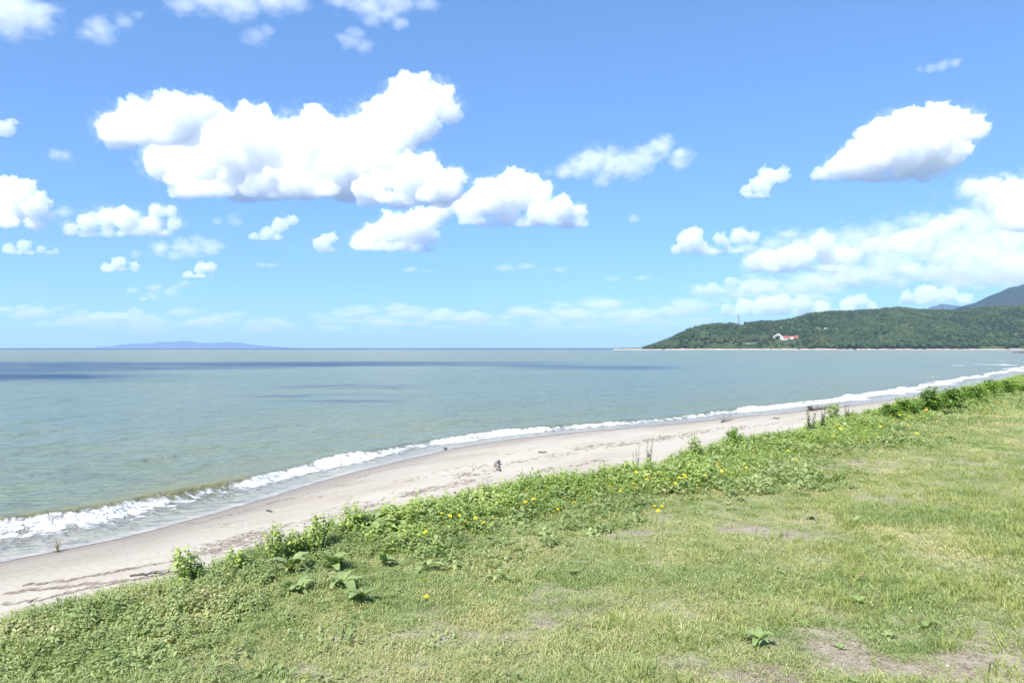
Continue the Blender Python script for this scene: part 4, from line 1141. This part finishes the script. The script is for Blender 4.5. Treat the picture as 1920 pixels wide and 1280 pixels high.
for i, (px, py, h, w, lab) in enumerate([
 (345, 1098, 52, 1.1, "dense dark herb standing up beside the beach at the near left"), (368, 1092, 34, 1.2, "leafy herb right of the dense dark one at the near left"),
 (440, 1072, 42, 1.0, "pale herb in front of the twig drift on the sand"), (515, 1050, 52, .8, "slim tall herb against the sand left of the bush clump"),
 (548, 1042, 42, 1.0, "herb right of the slim tall one against the sand"), (572, 1036, 44, 1.0, "herb in the middle of the left herb clump"), (600, 1026, 46, 1.1, "bright broad herb left of the two tall tufts"),
 (662, 1002, 48, 1.0, "left of the two tall leafy tufts rising over the sand"), (722, 994, 42, .9, "right of the two tall leafy tufts rising over the sand"), (768, 988, 28, 1.2, "low herb right of the two tall tufts"),
 (820, 968, 24, 1.4, "broad leafy herb above the grey dry bundle"), (862, 958, 26, 1.4, "leafy herb left of the mound of twigs on the sand"), (905, 950, 14, 1.5, "low herb below the mound of twigs"),
 (1152, 892, 28, 1.3, "bright herb at the brink left of the grey feathery plants"), (1250, 866, 30, 1.3, "herb right of the grey feathery plants"), (1302, 862, 42, .9, "tall upright herb with a pale top against the sand"),
 (1283, 858, 28, .9, "slim herb left of the tall upright one"), (1460, 832, 22, 1.5, "dark low herb right of the large yellow flower"), (1562, 798, 40, .9, "dark pointed herb in front of the driftwood log"), (1600, 792, 22, 1.4, "low herb right of the pointed one below the log")]):
    bush(px, py, h, w, "leafy_herb", "herb", lab, BH, HG, i, 1.45 if px < 800 else 1.2)
bush(1375, 838, 30, 1.15, "round_bush", "bush", "small round bush standing clear against the sand", BM, "dense bushes at the brink of the bank", 2, 1.4)

# --- feathery grey-green stalks
def stalk_mesh(i, h=1.0):
    r = random.Random(900 + i); st = Geo(); fo = Geo()
    for k in range(5):
        a = r.uniform(0, 6.283); ln = r.uniform(.05, .28); hh = h * r.uniform(.6, 1.05)
        b = np.array((math.cos(a) * .04, math.sin(a) * .04, 0)); t1 = np.array((math.cos(a) * ln, math.sin(a) * ln, hh)); md = b * .5 + t1 * .5 + np.array((0, 0, .06))
        st.tube([b, md, t1], [.004, .003, .0015], 3)
        for j in range(44):
            f = .08 + .92 * j / 43; p = b * (1 - f) + t1 * f + np.array((0, 0, .06 * 4 * f * (1 - f))) * .5
            l = .17 * (1.1 - f) * r.uniform(.6, 1.2) + .03
            fo.leaf(p, j * 2.4 + r.uniform(-.4, .4), r.uniform(.3, 1.1), l, l * .30, .4, .2, 1)
    return fo.mesh("foliage", M_SAGE), st.mesh("stem", M_DRY)
SM = [stalk_mesh(i) for i in range(3)]
for i, (px, py, h, lab) in enumerate([(1212, 884, 62, "tallest grey feathery weed rising above the flowers against the sand"), (1192, 888, 48, "grey feathery weed left of the tallest one"), (982, 916, 34, "pale feathery weed against the sand left of the flowers' middle"),
 (1008, 910, 36, "leaning feathery weed right of the pale one"), (1168, 886, 26, "thin reddish-tipped weed between two flower groups"), (1520, 818, 50, "sparse feathery weed left of the driftwood log"), (1540, 812, 42, "feathery weed just below the driftwood log's root end"),
 (1272, 862, 22, "thin weed against the sand behind the tall upright herb"), (1482, 822, 22, "thin weed alone against the sand right of the dark low herb"), (1590, 792, 30, "thin dry-stemmed weed right of the pointed herb"), (912, 944, 40, "bare thin stalk beside the mound of twigs")]):
    bush(px, py, h, .8, "feathery_weed", "weed", lab, SM, "feathery weeds along the brink", i, 1.2)

# ------------------------------------------------------------------ things lying about
def wood_material(name, c1, c2):
    m, nt, out = nodemat(name)
    g = N(nt, "ShaderNodeNewGeometry"); tc = N(nt, "ShaderNodeTexCoord")
    n1 = noise_(nt, tc.outputs['Object'], 14, 5, .65); n2 = noise_(nt, g.outputs['Position'], 3, 3, .6)
    c = mixc(nt, maprange(nt, n1, .35, .65), c1, c2)
    c = mixc(nt, maprange(nt, n2, .45, .7, 0, .5), c, tuple(q * .55 for q in c1))
    principled(nt, out, c, .9, bump_(nt, n1, .8, .02), .2)
    return m
M_WOOD = wood_material("weathered_driftwood", (.17, .148, .128), (.32, .285, .25))
M_TWIG = wood_material("wrack_twigs", (.21, .165, .135), (.33, .275, .23))
M_DARKW = wood_material("dark_wet_wood", (.06, .05, .045), (.13, .11, .10))

def crooked(a, b, n, jit, r):
    a = np.array(a, float); b = np.array(b, float); L = np.linalg.norm(b - a)
    return [a + (b - a) * i / n + (np.array((r.gauss(0, 1), r.gauss(0, 1), r.gauss(0, .6))) * jit * L if 0 < i < n else 0) for i in range(n + 1)]
def build_log():
    r = random.Random(4)
    A = ground_at(1520, 770); B = ground_at(1567, 764); mpx = A.y / F
    o = empty("driftwood_log", A, 0, "grey driftwood log with upturned roots lying at the water's edge", "driftwood")
    L = lambda px, py, up=0.0: np.array(ground_at(px, py) - A) + np.array((0, 0, up))
    g = Geo(); g.tube(crooked((0, 0, .13), L(1567, 764.5, .16), 7, .018, r), [.17, .15, .14, .13, .125, .115, .10, .085], 9); link("trunk", g.mesh("trunk", M_WOOD, True), o)
    g = Geo(); e = L(1567, 764.5, .16); g.tube(crooked(e, e + np.array((16 * mpx, .6, 9 * mpx)), 5, .03, r), [.085, .07, .06, .045, .035, .02], 7); link("branch", g.mesh("branch", M_WOOD, True), o)
    g = Geo(); g.tube(crooked(e, e + np.array((17 * mpx, -.4, -.08)), 4, .03, r), [.07, .055, .04, .03, .02], 6); link("branch", g.mesh("branch", M_WOOD, True), o)
    g = Geo(); s = e + np.array((17 * mpx, .2, -.06)); g.tube(crooked(s, s + np.array((36 * mpx, 2.0, .05)), 6, .02, r), [.03, .03, .025, .02, .02, .015, .01], 5); link("branch", g.mesh("branch", M_WOOD, True), o)
    for k in range(8):
        a = -1.2 + k * .9 + r.uniform(-.2, .2)
        v = np.array((-.12 - .25 * r.random(), math.cos(a) * .38, math.sin(a) * .42 + .16))
        if k == 3: v = np.array((.06, -.05, .52))
        if v[2] < -.05: v[2] = -.02
        g = Geo(); g.tube(crooked((0, 0, .14), v, 3, .08, r), [.10, .07, .05, .02], 6); link("root", g.mesh("root", M_DARKW, True), o)
build_log()

def stick(name, p0, p1, rad, mat, label, seed, lift=.0, forks=1, cat="driftwood", group=None):
    r = random.Random(seed)
    A = ground_at(*p0); B = ground_at(*p1)
    o = empty(name, A, 0, label, cat, group)
    b = np.array(B - A) + np.array((0, 0, rad + lift))
    g = Geo(); pts = crooked((0, 0, rad), b, 5, .04, r); g.tube(pts, [rad, rad * .95, rad * .85, rad * .7, rad * .6, rad * .35], 6)
    link("stem", g.mesh("stem", mat, True), o)
    for k in range(forks):
        q = pts[2 + k % 3]; L = np.linalg.norm(b) * r.uniform(.25, .45); a = r.uniform(0, 6.28)
        d = b / np.linalg.norm(b) * L * .8 + np.array((math.cos(a), math.sin(a), .4)) * L * .5
        g = Geo(); g.tube(crooked(q, q + d, 3, .06, r), [rad * .6, rad * .5, rad * .35, rad * .15], 5); link("twig", g.mesh("twig", mat, True), o)
    return o
SG = "sticks washed up on the beach"
stick("driftwood_stick", (244, 1081), (330, 1076), .022, M_DARKW, "long dark forked branch on the sand beside the near left herbs", 1, .05, 3, group=SG)
stick("driftwood_stick", (1352, 792), (1360, 786), .03, M_DARKW, "short dark stick standing up near the distant water's edge", 2, .25, 2, group=SG)
stick("driftwood_stick", (1366, 789), (1376, 788), .05, M_TWIG, "short reddish stick beside the dark standing one", 3, .06, 2, group=SG)
stick("driftwood_stick", (1095, 865), (1142, 864), .02, M_WOOD, "long thin stick on the sand left of the grey feathery weeds", 4, .02, 2, group=SG)
stick("driftwood_stick", (876, 892), (902, 891), .025, M_WOOD, "thin stick on the sand left of the broken driftwood stump", 5, .02, 1, group=SG)
stick("driftwood_stick", (870, 888), (914, 873), .018, M_TWIG, "long slanting stick left of the broken driftwood stump", 6, .02, 2, group=SG)
stick("driftwood_stick", (1010, 848), (1026, 850), .03, M_DARKW, "short dark stick on the middle of the beach", 7, .02, 1, group=SG)
stick("driftwood_stick", (1450, 785), (1462, 786), .03, M_DARKW, "small dark stick far along the damp sand", 8, .03, 1, group=SG)
stick("driftwood_stick", (500, 958), (512, 961), .02, M_DARKW, "small dark stick on the left beach above the twig drift", 9, .02, 1, group=SG)
stick("driftwood_stick", (60, 1126), (66, 1145), .012, M_DARKW, "small twig crossing the sand crack at the far left", 10, .01, 2, group=SG)
def build_stump():
    r = random.Random(12); p = ground_at(938, 883); m = p.y / F
    o = empty("driftwood_stump", p, 0, "broken grey driftwood stump lying alone on the middle of the beach", "driftwood")
    b = np.array(ground_at(932, 869) - p) + np.array((0, 0, .08))
    g = Geo(); g.tube(crooked((0, 0, .06), b, 6, .03, r), [.035, .045, .055, .07, .08, .075, .03], 8); link("trunk", g.mesh("trunk", M_WOOD, True), o)
    for k in range(5):
        d = np.array((r.uniform(-.16, .08), r.uniform(-.1, .2), r.uniform(.0, .12)))
        g = Geo(); g.tube(crooked(b * .8, b * .85 + d, 2, .1, r), [.04, .025, .01], 5); link("root_stub", g.mesh("root_stub", M_WOOD, True), o)
    g = Geo(); g.tube([(0, 0, .06), (.01, -.09, .05), (.01, -.10, .05)], [.042, .038, .01], 8); link("dark_end", g.mesh("dark_end", M_DARKW), o)
build_stump()

def lump(name, p, size, mat, label, cat, seed, squash=.7, sub=2):
    v, f = ico(sub); r = random.Random(seed)
    co = v.copy()
    for i in range(len(co)): co[i] *= 1 + .35 * mnoise.noise(Vector(co[i]) * 1.7 + Vector((seed, 0, 0)))
    co = co * np.array((size, size * .8, size * squash)); co[:, 2] += size * squash * .75
    o = link(name, mesh_np(name, co, f, mat, True), label=label, cat=cat); o.location = p
    return o
lump("dark_stone", ground_at(835, 843), .10, M_DARKW, "single dark stone on the wet sand by the waterline", "stone", 3)
mw, ntw, outw = nodemat("shell_white"); _tc = N(ntw, "ShaderNodeTexCoord"); _n = noise_(ntw, _tc.outputs['Object'], 60, 3, .6)
principled(ntw, outw, mixc(ntw, _n, (.85, .83, .79), (.66, .63, .58)), .5, None, .4)
lump("white_stone", field_at(1777, 1246), .011, mw, "small white stone on the bare soil at the lower right", "stone", 5, .6)
M_ROCK = wood_material("shore_rock", (.10, .095, .09), (.20, .19, .175))

def dry_bundle():
    r = random.Random(33); p = field_at(772, 1016); m = p.y / F; g = Geo(); g2 = Geo()
    o = empty("dry_weed_bundle", p, .2, "grey bundle of dead stalks lying on the turf edge", "dead plant")
    for k in range(150):
        a = np.array((r.gauss(0, .05), r.gauss(0, .022), abs(r.gauss(0, .02)) + .004)); d = np.array((r.gauss(0, .045), r.gauss(0, .03), r.gauss(0, .012)))
        b = a + d; b[2] = max(b[2], .003)
        (g if k % 3 else g2).tube([a, (a + b) / 2 + np.array((0, 0, .008)), b], [.0022, .0022, .001], 3)
    link("stalks", g.mesh("stalks", M_DARKW), o); link("pale_stalks", g2.mesh("pale_stalks", M_DRY), o)
dry_bundle()
def dead_tuft():
    r = random.Random(34); p = ground_at(108, 1034); g = Geo(); o = empty("dried_tuft", p, 0, "dry tuft of stalks alone on the left beach near the foam", "dead plant")
    for k in range(26):
        a = r.uniform(0, 6.28); h = r.uniform(.12, .34); l = r.uniform(.02, .16)
        g.tube([(0, 0, 0), (math.cos(a) * l * .4, math.sin(a) * l * .4, h * .6), (math.cos(a) * l, math.sin(a) * l, h)], [.006, .004, .002], 3)
    link("stalks", g.mesh("stalks", M_DRY), o)
    g = Geo()
    for k in range(30): g.leaf((r.gauss(0, .05), r.gauss(0, .05), .01), r.uniform(0, 6.28), r.uniform(.1, .8), .09, .03, .5, .2, 1)
    link("leaves", g.mesh("leaves", M_SAGE), o)
dead_tuft()
g = Geo(); g.leaf((0, 0, .012), .3, .25, .055, .03, .5, .3, 2); _o = link("fallen_leaf", g.mesh("fallen_leaf", petal_material("reddish_dead_leaf", (.36, .19, .12)), True), label="reddish dead leaf caught in the coarse grass", cat="leaf"); _o.location = field_at(1612, 1098) + Vector((0, 0, .05))
g = Geo(); g.tube([(0, 0, .012), (.07, .012, .016), (.13, .03, .012)], [.004, .0045, .002], 5); _o = link("dry_stick", g.mesh("dry_stick", M_DRY, True), label="pale dry stick lying in the coarse grass above the bare soil", cat="stick"); _o.location = field_at(1497, 1132)

# --- twigs and weed thrown up in lines along the beach: nobody could count them
def wrack():
    r = random.Random(55); g = Geo()
    P = [(440, 1016, 62, 9, 260), (395, 1034, 40, 6, 90), (475, 1003, 40, 5, 90), (620, 968, 40, 5, 60), (545, 985, 60, 6, 60), (680, 948, 60, 5, 80), (800, 918, 45, 5, 110), (775, 926, 26, 4, 50), (892, 928, 19, 10, 260), (898, 915, 12, 4, 60),
         (860, 892, 26, 5, 70), (880, 903, 22, 4, 60), (910, 886, 24, 4, 40), (725, 957, 28, 5, 90), (735, 968, 30, 5, 70), (705, 962, 18, 4, 50), (650, 975, 14, 4, 30), (1000, 860, 50, 5, 40), (960, 868, 30, 4, 40), (1040, 853, 30, 4, 30), (1030, 880, 22, 4, 50), (1085, 872, 24, 3, 40), (1110, 838, 40, 3, 110), (1160, 835, 26, 3, 60), (1240, 822, 34, 4, 170), (1205, 828, 22, 3, 50), (1290, 816, 18, 4, 70), (1320, 808, 28, 3, 60), (1382, 803, 18, 3, 90), (1415, 800, 12, 2, 30), (1440, 796, 18, 2, 30), (1415, 818, 20, 3, 50), (980, 902, 14, 4, 40), (1055, 893, 22, 4, 50), (560, 1004, 22, 5, 40), (500, 1020, 24, 5, 60),
         (1600, 775, 20, 2, 20), (1500, 786, 20, 2, 20), (1330, 790, 14, 1.5, 14), (600, 930, 20, 3, 12), (420, 985, 40, 4, 14), (850, 880, 20, 3, 16), (960, 850, 30, 3, 16), (650, 910, 30, 3, 8), (760, 900, 40, 5, 18)]
    Q = []
    def twig(*a): Q.append(a)
    def twig_at(p, L, rad, an):
        d = np.array((math.cos(an), math.sin(an), r.uniform(-.05, .1))) * L
        p[2] += rad * .8
        m1 = p + d * .5 + np.array((r.gauss(0, .1) * L, r.gauss(0, .1) * L, abs(r.gauss(0, .03)) * L))
        g.tube([p, m1, p + d], [rad, rad * .9, rad * .4], 3)
    sh = math.atan2(DV[1], DV[0])
    for (px, py, hx, hy, n) in P:
        for k in range(int(n * .6)):
            u, v = r.gauss(0, .62), r.gauss(0, .62)
            qx, qy = px + u * hx, py + v * hy - u * hx * .16
            if min(abs(qx), 1) and qy > 0:
                m = 1.0 + (qx / 1920)
                twig(qx, qy, r.uniform(.04, .30) * m * .8, r.uniform(.003, .009) * m, sh + r.gauss(0, .45))
    # thin lines of fine litter left by the last tides
    for line, n in (([(0, 1113), (60, 1108), (150, 1098), (230, 1090), (330, 1075)], 240), ([(0, 1133), (66, 1128), (120, 1112), (240, 1090)], 150), ([(40, 1100), (130, 1088), (200, 1075), (330, 1050)], 170), ([(350, 985), (450, 960), (540, 935), (640, 908)], 90), ([(640, 965), (760, 930), (860, 905)], 70), ([(640, 905), (720, 880), (790, 868)], 60), ([(850, 842), (960, 826), (1100, 812), (1300, 794)], 70)):
        xs = [q[0] for q in line]; ys = [q[1] for q in line]
        for k in range(n):
            qx = r.uniform(xs[0], xs[-1]); qy = float(np.interp(qx, xs, ys)) + r.gauss(0, 1.0) + 3 * mnoise.noise((qx * .03, 0, 0))
            twig(qx, qy, r.uniform(.04, .22), r.uniform(.003, .008), sh + r.gauss(0, .25))
    pos = ground_many([q[0] for q in Q], [q[1] for q in Q])
    for p, q in zip(pos, Q): twig_at(p.copy(), *q[2:])
    link("beach_wrack", g.mesh("beach_wrack", M_TWIG), kind="stuff", label="reddish brown twigs and weed washed up in drifts along the beach", cat="driftwood litter")
wrack()
# ------------------------------------------------------------------ on the headland
M_CROWN = leaf_material("far_tree_crown", [(.22, (.024, .045, .020)), (.42, (.044, .074, .028)), (.6, (.075, .108, .038)), (.85, (.125, .150, .056))], .12, .8, .02, .06, .24)
M_PINE = leaf_material("far_conifer_crown", [(.22, (.016, .032, .018)), (.6, (.030, .052, .024)), (.9, (.048, .072, .03))], .08, .8, .02, .06, .36)
def crown_mesh(i, mat, conifer=False, leafy=900, lo=0.0):
    """a crown of leaf clumps around lobes, with gaps and an uneven outline"""
    r = random.Random(1200 + i); g = Geo()
    lobes = [((0, 0, .55), .42)] + [((r.uniform(-.34, .34), r.uniform(-.34, .34), r.uniform(.35, .85)), r.uniform(.20, .34)) for k in range(8)]
    if conifer: lobes = [((r.uniform(-.04, .04), r.uniform(-.04, .04), .15 + .8 * k / 8), .34 * (1.05 - k / 8)) for k in range(8)]
    v, f = ico(1)
    for (c, rad) in lobes:                                   # dark inner mass
        k = len(g.v)
        for q in v: g.v.append(np.array(c) + q * rad * .82 * (1 + .25 * mnoise.noise(Vector(q) * 2 + Vector(c) * 5)))
        g.f += [[a + k, b + k, d + k] for a, b, d in f]
    for j in range(leafy):
        c, rad = lobes[r.randrange(len(lobes))]
        d = np.array((r.gauss(0, 1), r.gauss(0, 1), r.gauss(.25, 1))); d /= np.linalg.norm(d)
        p = np.array(c) + d * rad * r.uniform(.8, 1.12); s = r.uniform(.035, .075)
        a = np.array((r.gauss(0, 1), r.gauss(0, 1), r.gauss(0, 1))); b = np.cross(a, d); a /= np.linalg.norm(a); b /= np.linalg.norm(b) + 1e-6
        k = len(g.v); g.v += [p - a * s, p + b * s, p + a * s]; g.f += [[k, k + 1, k + 2]]
    return g.mesh("crown", mat)
def trunk_mesh(i):
    r = random.Random(i); g = Geo()
    g.tube([(0, 0, -.15), (.01, .0, .2), (.03, .02, .55)], [.045, .034, .02], 6)
    for k in range(3): a = k * 2.1; g.tube([(.01, 0, .25), (math.cos(a) * .16, math.sin(a) * .16, .5)], [.02, .008], 4)
    return g.mesh("trunk", M_WOOD)
CROWNS = [proto("tree_crown", crown_mesh(i, M_CROWN, leafy=260)) for i in range(4)] + [proto("conifer_crown", crown_mesh(10 + i, M_PINE, True, 200)) for i in range(2)]
CLEAR = [(1310, 648, 44, 13), (1355, 650, 36, 8), (1471, 647, 38, 13), (1425, 651, 60, 5), (1530, 618, 26, 3), (1385, 610, 15, 8), (1400, 644, 22, 3), (1870, 652, 60, 3.5), (1340, 632, 14, 4), (1440, 622, 10, 3), (1475, 640, 32, 9)]
n = 27000
a = rng.uniform(1205, 1990, n); q = rng.random(n) ** .9 * 1.12 + .015
y = head_base(a) + q * (head_ridge(a) - head_base(a)); z = head_z(a, y); x = (a - 960) / F * y
pj = 652.0 - (z - CAM_H) / y * F
keep = (z > 2.2)
for (cx, cy_, hx, hy) in CLEAR:
    d = np.sqrt(((a - cx) / hx) ** 2 + ((pj - cy_) / hy) ** 2) + .9 * (fbm(a / 9.0, y / 30., 2) - .5)
    keep &= ~((d < 1) & (rng.random(n) < .93))
keep &= rng.random(n) < .35 + .75 * sstep(.3, .5, fbm(x / 60, y / 60, 3))
a, x, y, z, q = a[keep], x[keep], y[keep], z[keep], q[keep]
con = (fbm(x / 110 + 5, y / 110, 3) > .53)
idx = np.where(con & (rng.random(len(x)) < .7), rng.integers(4, 6, len(x)), rng.integers(0, 4, len(x)))
sc = TREE_H * (.5 + .75 * rng.random(len(x)) ** 2.0) * sstep(1195, 1245, a) * .9 + 2
rots = np.stack([np.zeros(len(x)), np.zeros(len(x)), rng.random(len(x)) * 6.28], -1)
scatter("forest", np.stack([x, y, z - .6], -1), rots, sc, idx, CROWNS, "dense green wood covering the headland across the bay", "forest")
print("FOREST", len(x))
# single trees standing along the headland's shore
SC = [crown_mesh(40 + i, M_CROWN, leafy=500) for i in range(4)]; ST = [trunk_mesh(i) for i in range(2)]
tr = random.Random(8); n_sh = 0
for k in range(34):
    px = 1555 + k * 10.6 + tr.uniform(-4, 4)
    if 1838 < px < 1905: continue
    p = on_head(px, 654.2 - tr.uniform(0, 2.0)); h = tr.uniform(11, 17)
    n_sh += 1
    o = empty("shore_tree", p, tr.uniform(0, 6.28), ORD[n_sh - 1] + " round dark tree from the left along the headland's wooded shore", "tree", "trees along the headland's shore")
    for nm, me in (("trunk", tr.choice(ST)), ("crown", tr.choice(SC))):
        c = bpy.data.objects.new(nm, me); COL.objects.link(c); c.parent = o; c.scale = (h * 1.1, h * 1.1, h)
for k, (px, py, h, lab) in enumerate([(1229, 651.5, 8, "small dark tree at the low tip of the headland"), (1240, 651, 12, "round dark tree second from the headland's tip"), (1253, 651, 14, "broad dark tree third from the headland's tip"), (1268, 650.5, 13, "dark tree fourth from the headland's tip, below the steep slope"), (1213, 652.6, 4.5, "tiny lone bush on the headland's outermost point")]):
    p = on_head(px, py); o = empty("headland_tree", p, k, lab, "tree", "trees at the headland's tip")
    for nm, me in (("trunk", ST[0]), ("crown", SC[k % 4])):
        c = bpy.data.objects.new(nm, me); COL.objects.link(c); c.parent = o; c.scale = (h * 1.25, h * 1.25, h)

def plain(name, col, rough=.7, col2=None):
    m, nt, out = nodemat(name); g = N(nt, "ShaderNodeNewGeometry"); nn = noise_(nt, g.outputs['Position'], .35, 4, .6)
    principled(nt, out, mixc(nt, nn, col, col2 or tuple(q * .82 for q in col)), rough, None, .3)
    return m
M_WHITE = plain("white_plaster", (.80, .79, .77)); M_RED = plain("red_roof_sheet", (.36, .10, .07)); M_GLASS = plain("dark_window_pane", (.05, .06, .075), .15); M_STEEL = plain("galvanised_steel", (.30, .32, .33), .5); M_CONC = plain("pale_concrete", (.42, .40, .37)); M_GREENROOF = plain("green_shed_roof", (.16, .26, .18))
def box_mesh(name, x0, x1, y0, y1, z0, z1, mat):
    v = [(x0,y0,z0),(x1,y0,z0),(x1,y1,z0),(x0,y1,z0),(x0,y0,z1),(x1,y0,z1),(x1,y1,z1),(x0,y1,z1)]
    return mesh_np(name, v, [[0,3,2,1],[4,5,6,7],[0,1,5,4],[1,2,6,5],[2,3,7,6],[3,0,4,7]], mat)
def gable_mesh(name, x0, x1, y0, y1, z0, z1, mat):
    ym = (y0 + y1) / 2
    v = [(x0,y0,z0),(x1,y0,z0),(x1,y1,z0),(x0,y1,z0),(x0,ym,z1),(x1,ym,z1)]
    return mesh_np(name, v, [[0,1,5,4],[2,3,4,5],[0,3,2,1],[0,4,3,3],[1,2,5,5]][:3], mat), mesh_np(name, v, [[0, 4, 3], [1, 2, 5]], mat)
def building():
    p = on_head(1473, 637); s = p.y / F
    o = empty("hillside_building", p, 0, "white building with red-roofed wing on the headland's slope", "building")
    W = lambda px: (px - 1473) * s
    link("foundation", box_mesh("foundation", W(1446), W(1500), -3, 18, -14, .4, M_CONC), o)
    w = link("wall", box_mesh("wall", W(1450), W(1468), 0, 15, .4, 6.6 * s, M_WHITE), o)
    uw = link("upper_wall", box_mesh("upper_wall", W(1455.5), W(1465), 1, 12, 6.6 * s, 9.4 * s, M_WHITE), o)
    link("turret", box_mesh("turret", W(1458.5), W(1462), 2, 8, 9.4 * s, 11.4 * s, M_WHITE), o)
    link("flat_roof", box_mesh("flat_roof", W(1449.4), W(1468.2), -.6, 15.6, 6.6 * s + .003, 6.6 * s + .5, M_WHITE), o)
    ww = link("wing_wall", box_mesh("wing_wall", W(1468.2), W(1497), 2, 16, .4, 3.6 * s, M_WHITE), o)
    a, b = gable_mesh("roof", W(1467), W(1498.5), .6, 17.4, 3.6 * s + .01, 7.4 * s, M_RED)
    link("roof", a, o); link("gable_end", b, o)
    link("porch", box_mesh("porch", W(1483), W(1487), -1.5, 2, .4, 5.2 * s, M_WHITE), o)
    for row, z0 in ((0, 1.3), (1, 4.6)):
        for k in range(5):
            x = W(1451.6 + k * 3.4); link("window", box_mesh("window", x, x + 2.3, -.12, .1, z0 * s * .95, z0 * s * .95 + 1.7, M_GLASS), w)
    for k in range(7):
        if k == 3: continue
        x = W(1470 + k * 3.9); link("window", box_mesh("window", x, x + 2.6, 1.88, 2.1, 1.3 * s, 1.3 * s + 1.7, M_GLASS), ww)
    for k in range(2):
        x = W(1457 + k * 4); link("window", box_mesh("window", x, x + 2.2, .88, 1.1, 7.3 * s, 7.3 * s + 1.5, M_GLASS), uw)
building()
def shed(px, py, w, h, mroof, label):
    p = on_head(px, py); o = empty("hillside_shed", p, 0, label, "shed", "small buildings on the headland")
    link("wall", box_mesh("wall", -w / 2, w / 2, 0, w * .6, -4, h, M_WHITE), o)
    a, b = gable_mesh("roof", -w / 2 - .5, w / 2 + .5, -.5, w * .6 + .5, h + .01, h * 1.5, mroof); link("roof", a, o); link("gable_end", b, o)
    link("door", box_mesh("door", -.8, .8, -.12, .05, .1, h * .7, M_GLASS), o)
shed(1497, 632.5, 10, 4, M_GREENROOF, "small pale shed right of the white building on the headland")
shed(1534, 617.5, 8, 3, M_WHITE, "left of two tiny white sheds high on the wooded slope")
shed(1549, 618, 6, 3, M_WHITE, "right of two tiny white sheds high on the wooded slope")
def tower():
    p = on_head(1385, 605.5); H = 25.0
    o = empty("lattice_tower", p, .4, "lattice transmission tower standing on the headland's ridge", "tower")
    def bar(nm, a, b, r_):
        g = Geo(); g.tube([a, b], [r_, r_], 5); link(nm, g.mesh(nm, M_STEEL), o)
    lv = [0, 6.5, 12.5, 17.5, 22, 26, 31]; wd = [4.0, 3.1, 2.3, 1.7, 1.2, .9, .5]
    cs = [(1, 1), (-1, 1), (-1, -1), (1, -1)]
    for c in cs:
        for k in range(6): bar("leg", (c[0] * wd[k], c[1] * wd[k], lv[k] - (3 if k == 0 else 0)), (c[0] * wd[k + 1], c[1] * wd[k + 1], lv[k + 1]), .42)
    for k in range(6):
        for i in range(4):
            a, b = cs[i], cs[(i + 1) % 4]
            bar("brace", (a[0] * wd[k], a[1] * wd[k], lv[k]), (b[0] * wd[k + 1], b[1] * wd[k + 1], lv[k + 1]), .22)
            bar("brace", (b[0] * wd[k], b[1] * wd[k], lv[k]), (a[0] * wd[k + 1], a[1] * wd[k + 1], lv[k + 1]), .22)
    for z_, w_ in ((26, 8.0), (30, 6.0)):
        g = Geo(); g.tube([(-w_, 0, z_), (0, 0, z_ + .5), (w_, 0, z_)], [.4, .6, .4], 5); link("cross_arm", g.mesh("cross_arm", M_STEEL), o)
tower()
def pale_wall(pts, h, label):
    P = [on_head(px, py) for px, py in pts]; c = P[0]; v, f = [], []
    o_ = empty("retaining_wall", c, 0, label, "wall", "pale walls on the headland")
    for p in P:
        d = p - c
        v += [(d.x, d.y, d.z - 3), (d.x, d.y, d.z + h), (d.x, d.y + 1.2, d.z + h), (d.x, d.y + 1.2, d.z - 3)]
    for k in range(len(P) - 1):
        o = k * 4
        f += [[o, o + 4, o + 5, o + 1], [o + 1, o + 5, o + 6, o + 2], [o + 2, o + 6, o + 7, o + 3]]
    f += [[0, 1, 2, 3], [len(v) - 4, len(v) - 1, len(v) - 2, len(v) - 3]]
    link("wall_face", mesh_np("wall_face", v, f, M_CONC), o_)
pale_wall([(1393, 641.5), (1399, 644), (1408, 644.4), (1416, 643), (1424, 641)], 1.4, "curved pale retaining wall on the slope left of the white building")
pale_wall([(1360, 640.5), (1366, 640.8), (1372, 640.5)], 1.2, "short pale wall left of the curved one on the slope")
pale_wall([(1268, 638), (1280, 637.6), (1294, 637.4)], .9, "thin pale road wall below the headland's steep end")
# rocks off the shore
rk = random.Random(3)
for k, (px, py, s, lab) in enumerate([(1906, 662, 3.2, "left of the dark rocks in the water near the right edge"), (1914, 661.5, 3.8, "middle of the dark rocks in the water near the right edge"), (1922, 661.6, 3.4, "dark rock in the water cut by the right edge"), (1196, 654.6, 3.5, "low dark rock off the headland's outermost point"), (1205, 654.8, 2.6, "second low rock just off the headland's point")]):
    p = on_height(px, py, 0.0); p.z = -.6
    o = lump("shore_rock", p, s, M_ROCK, lab, "rock", k + 20, .42); o["group"] = "rocks off the shore"
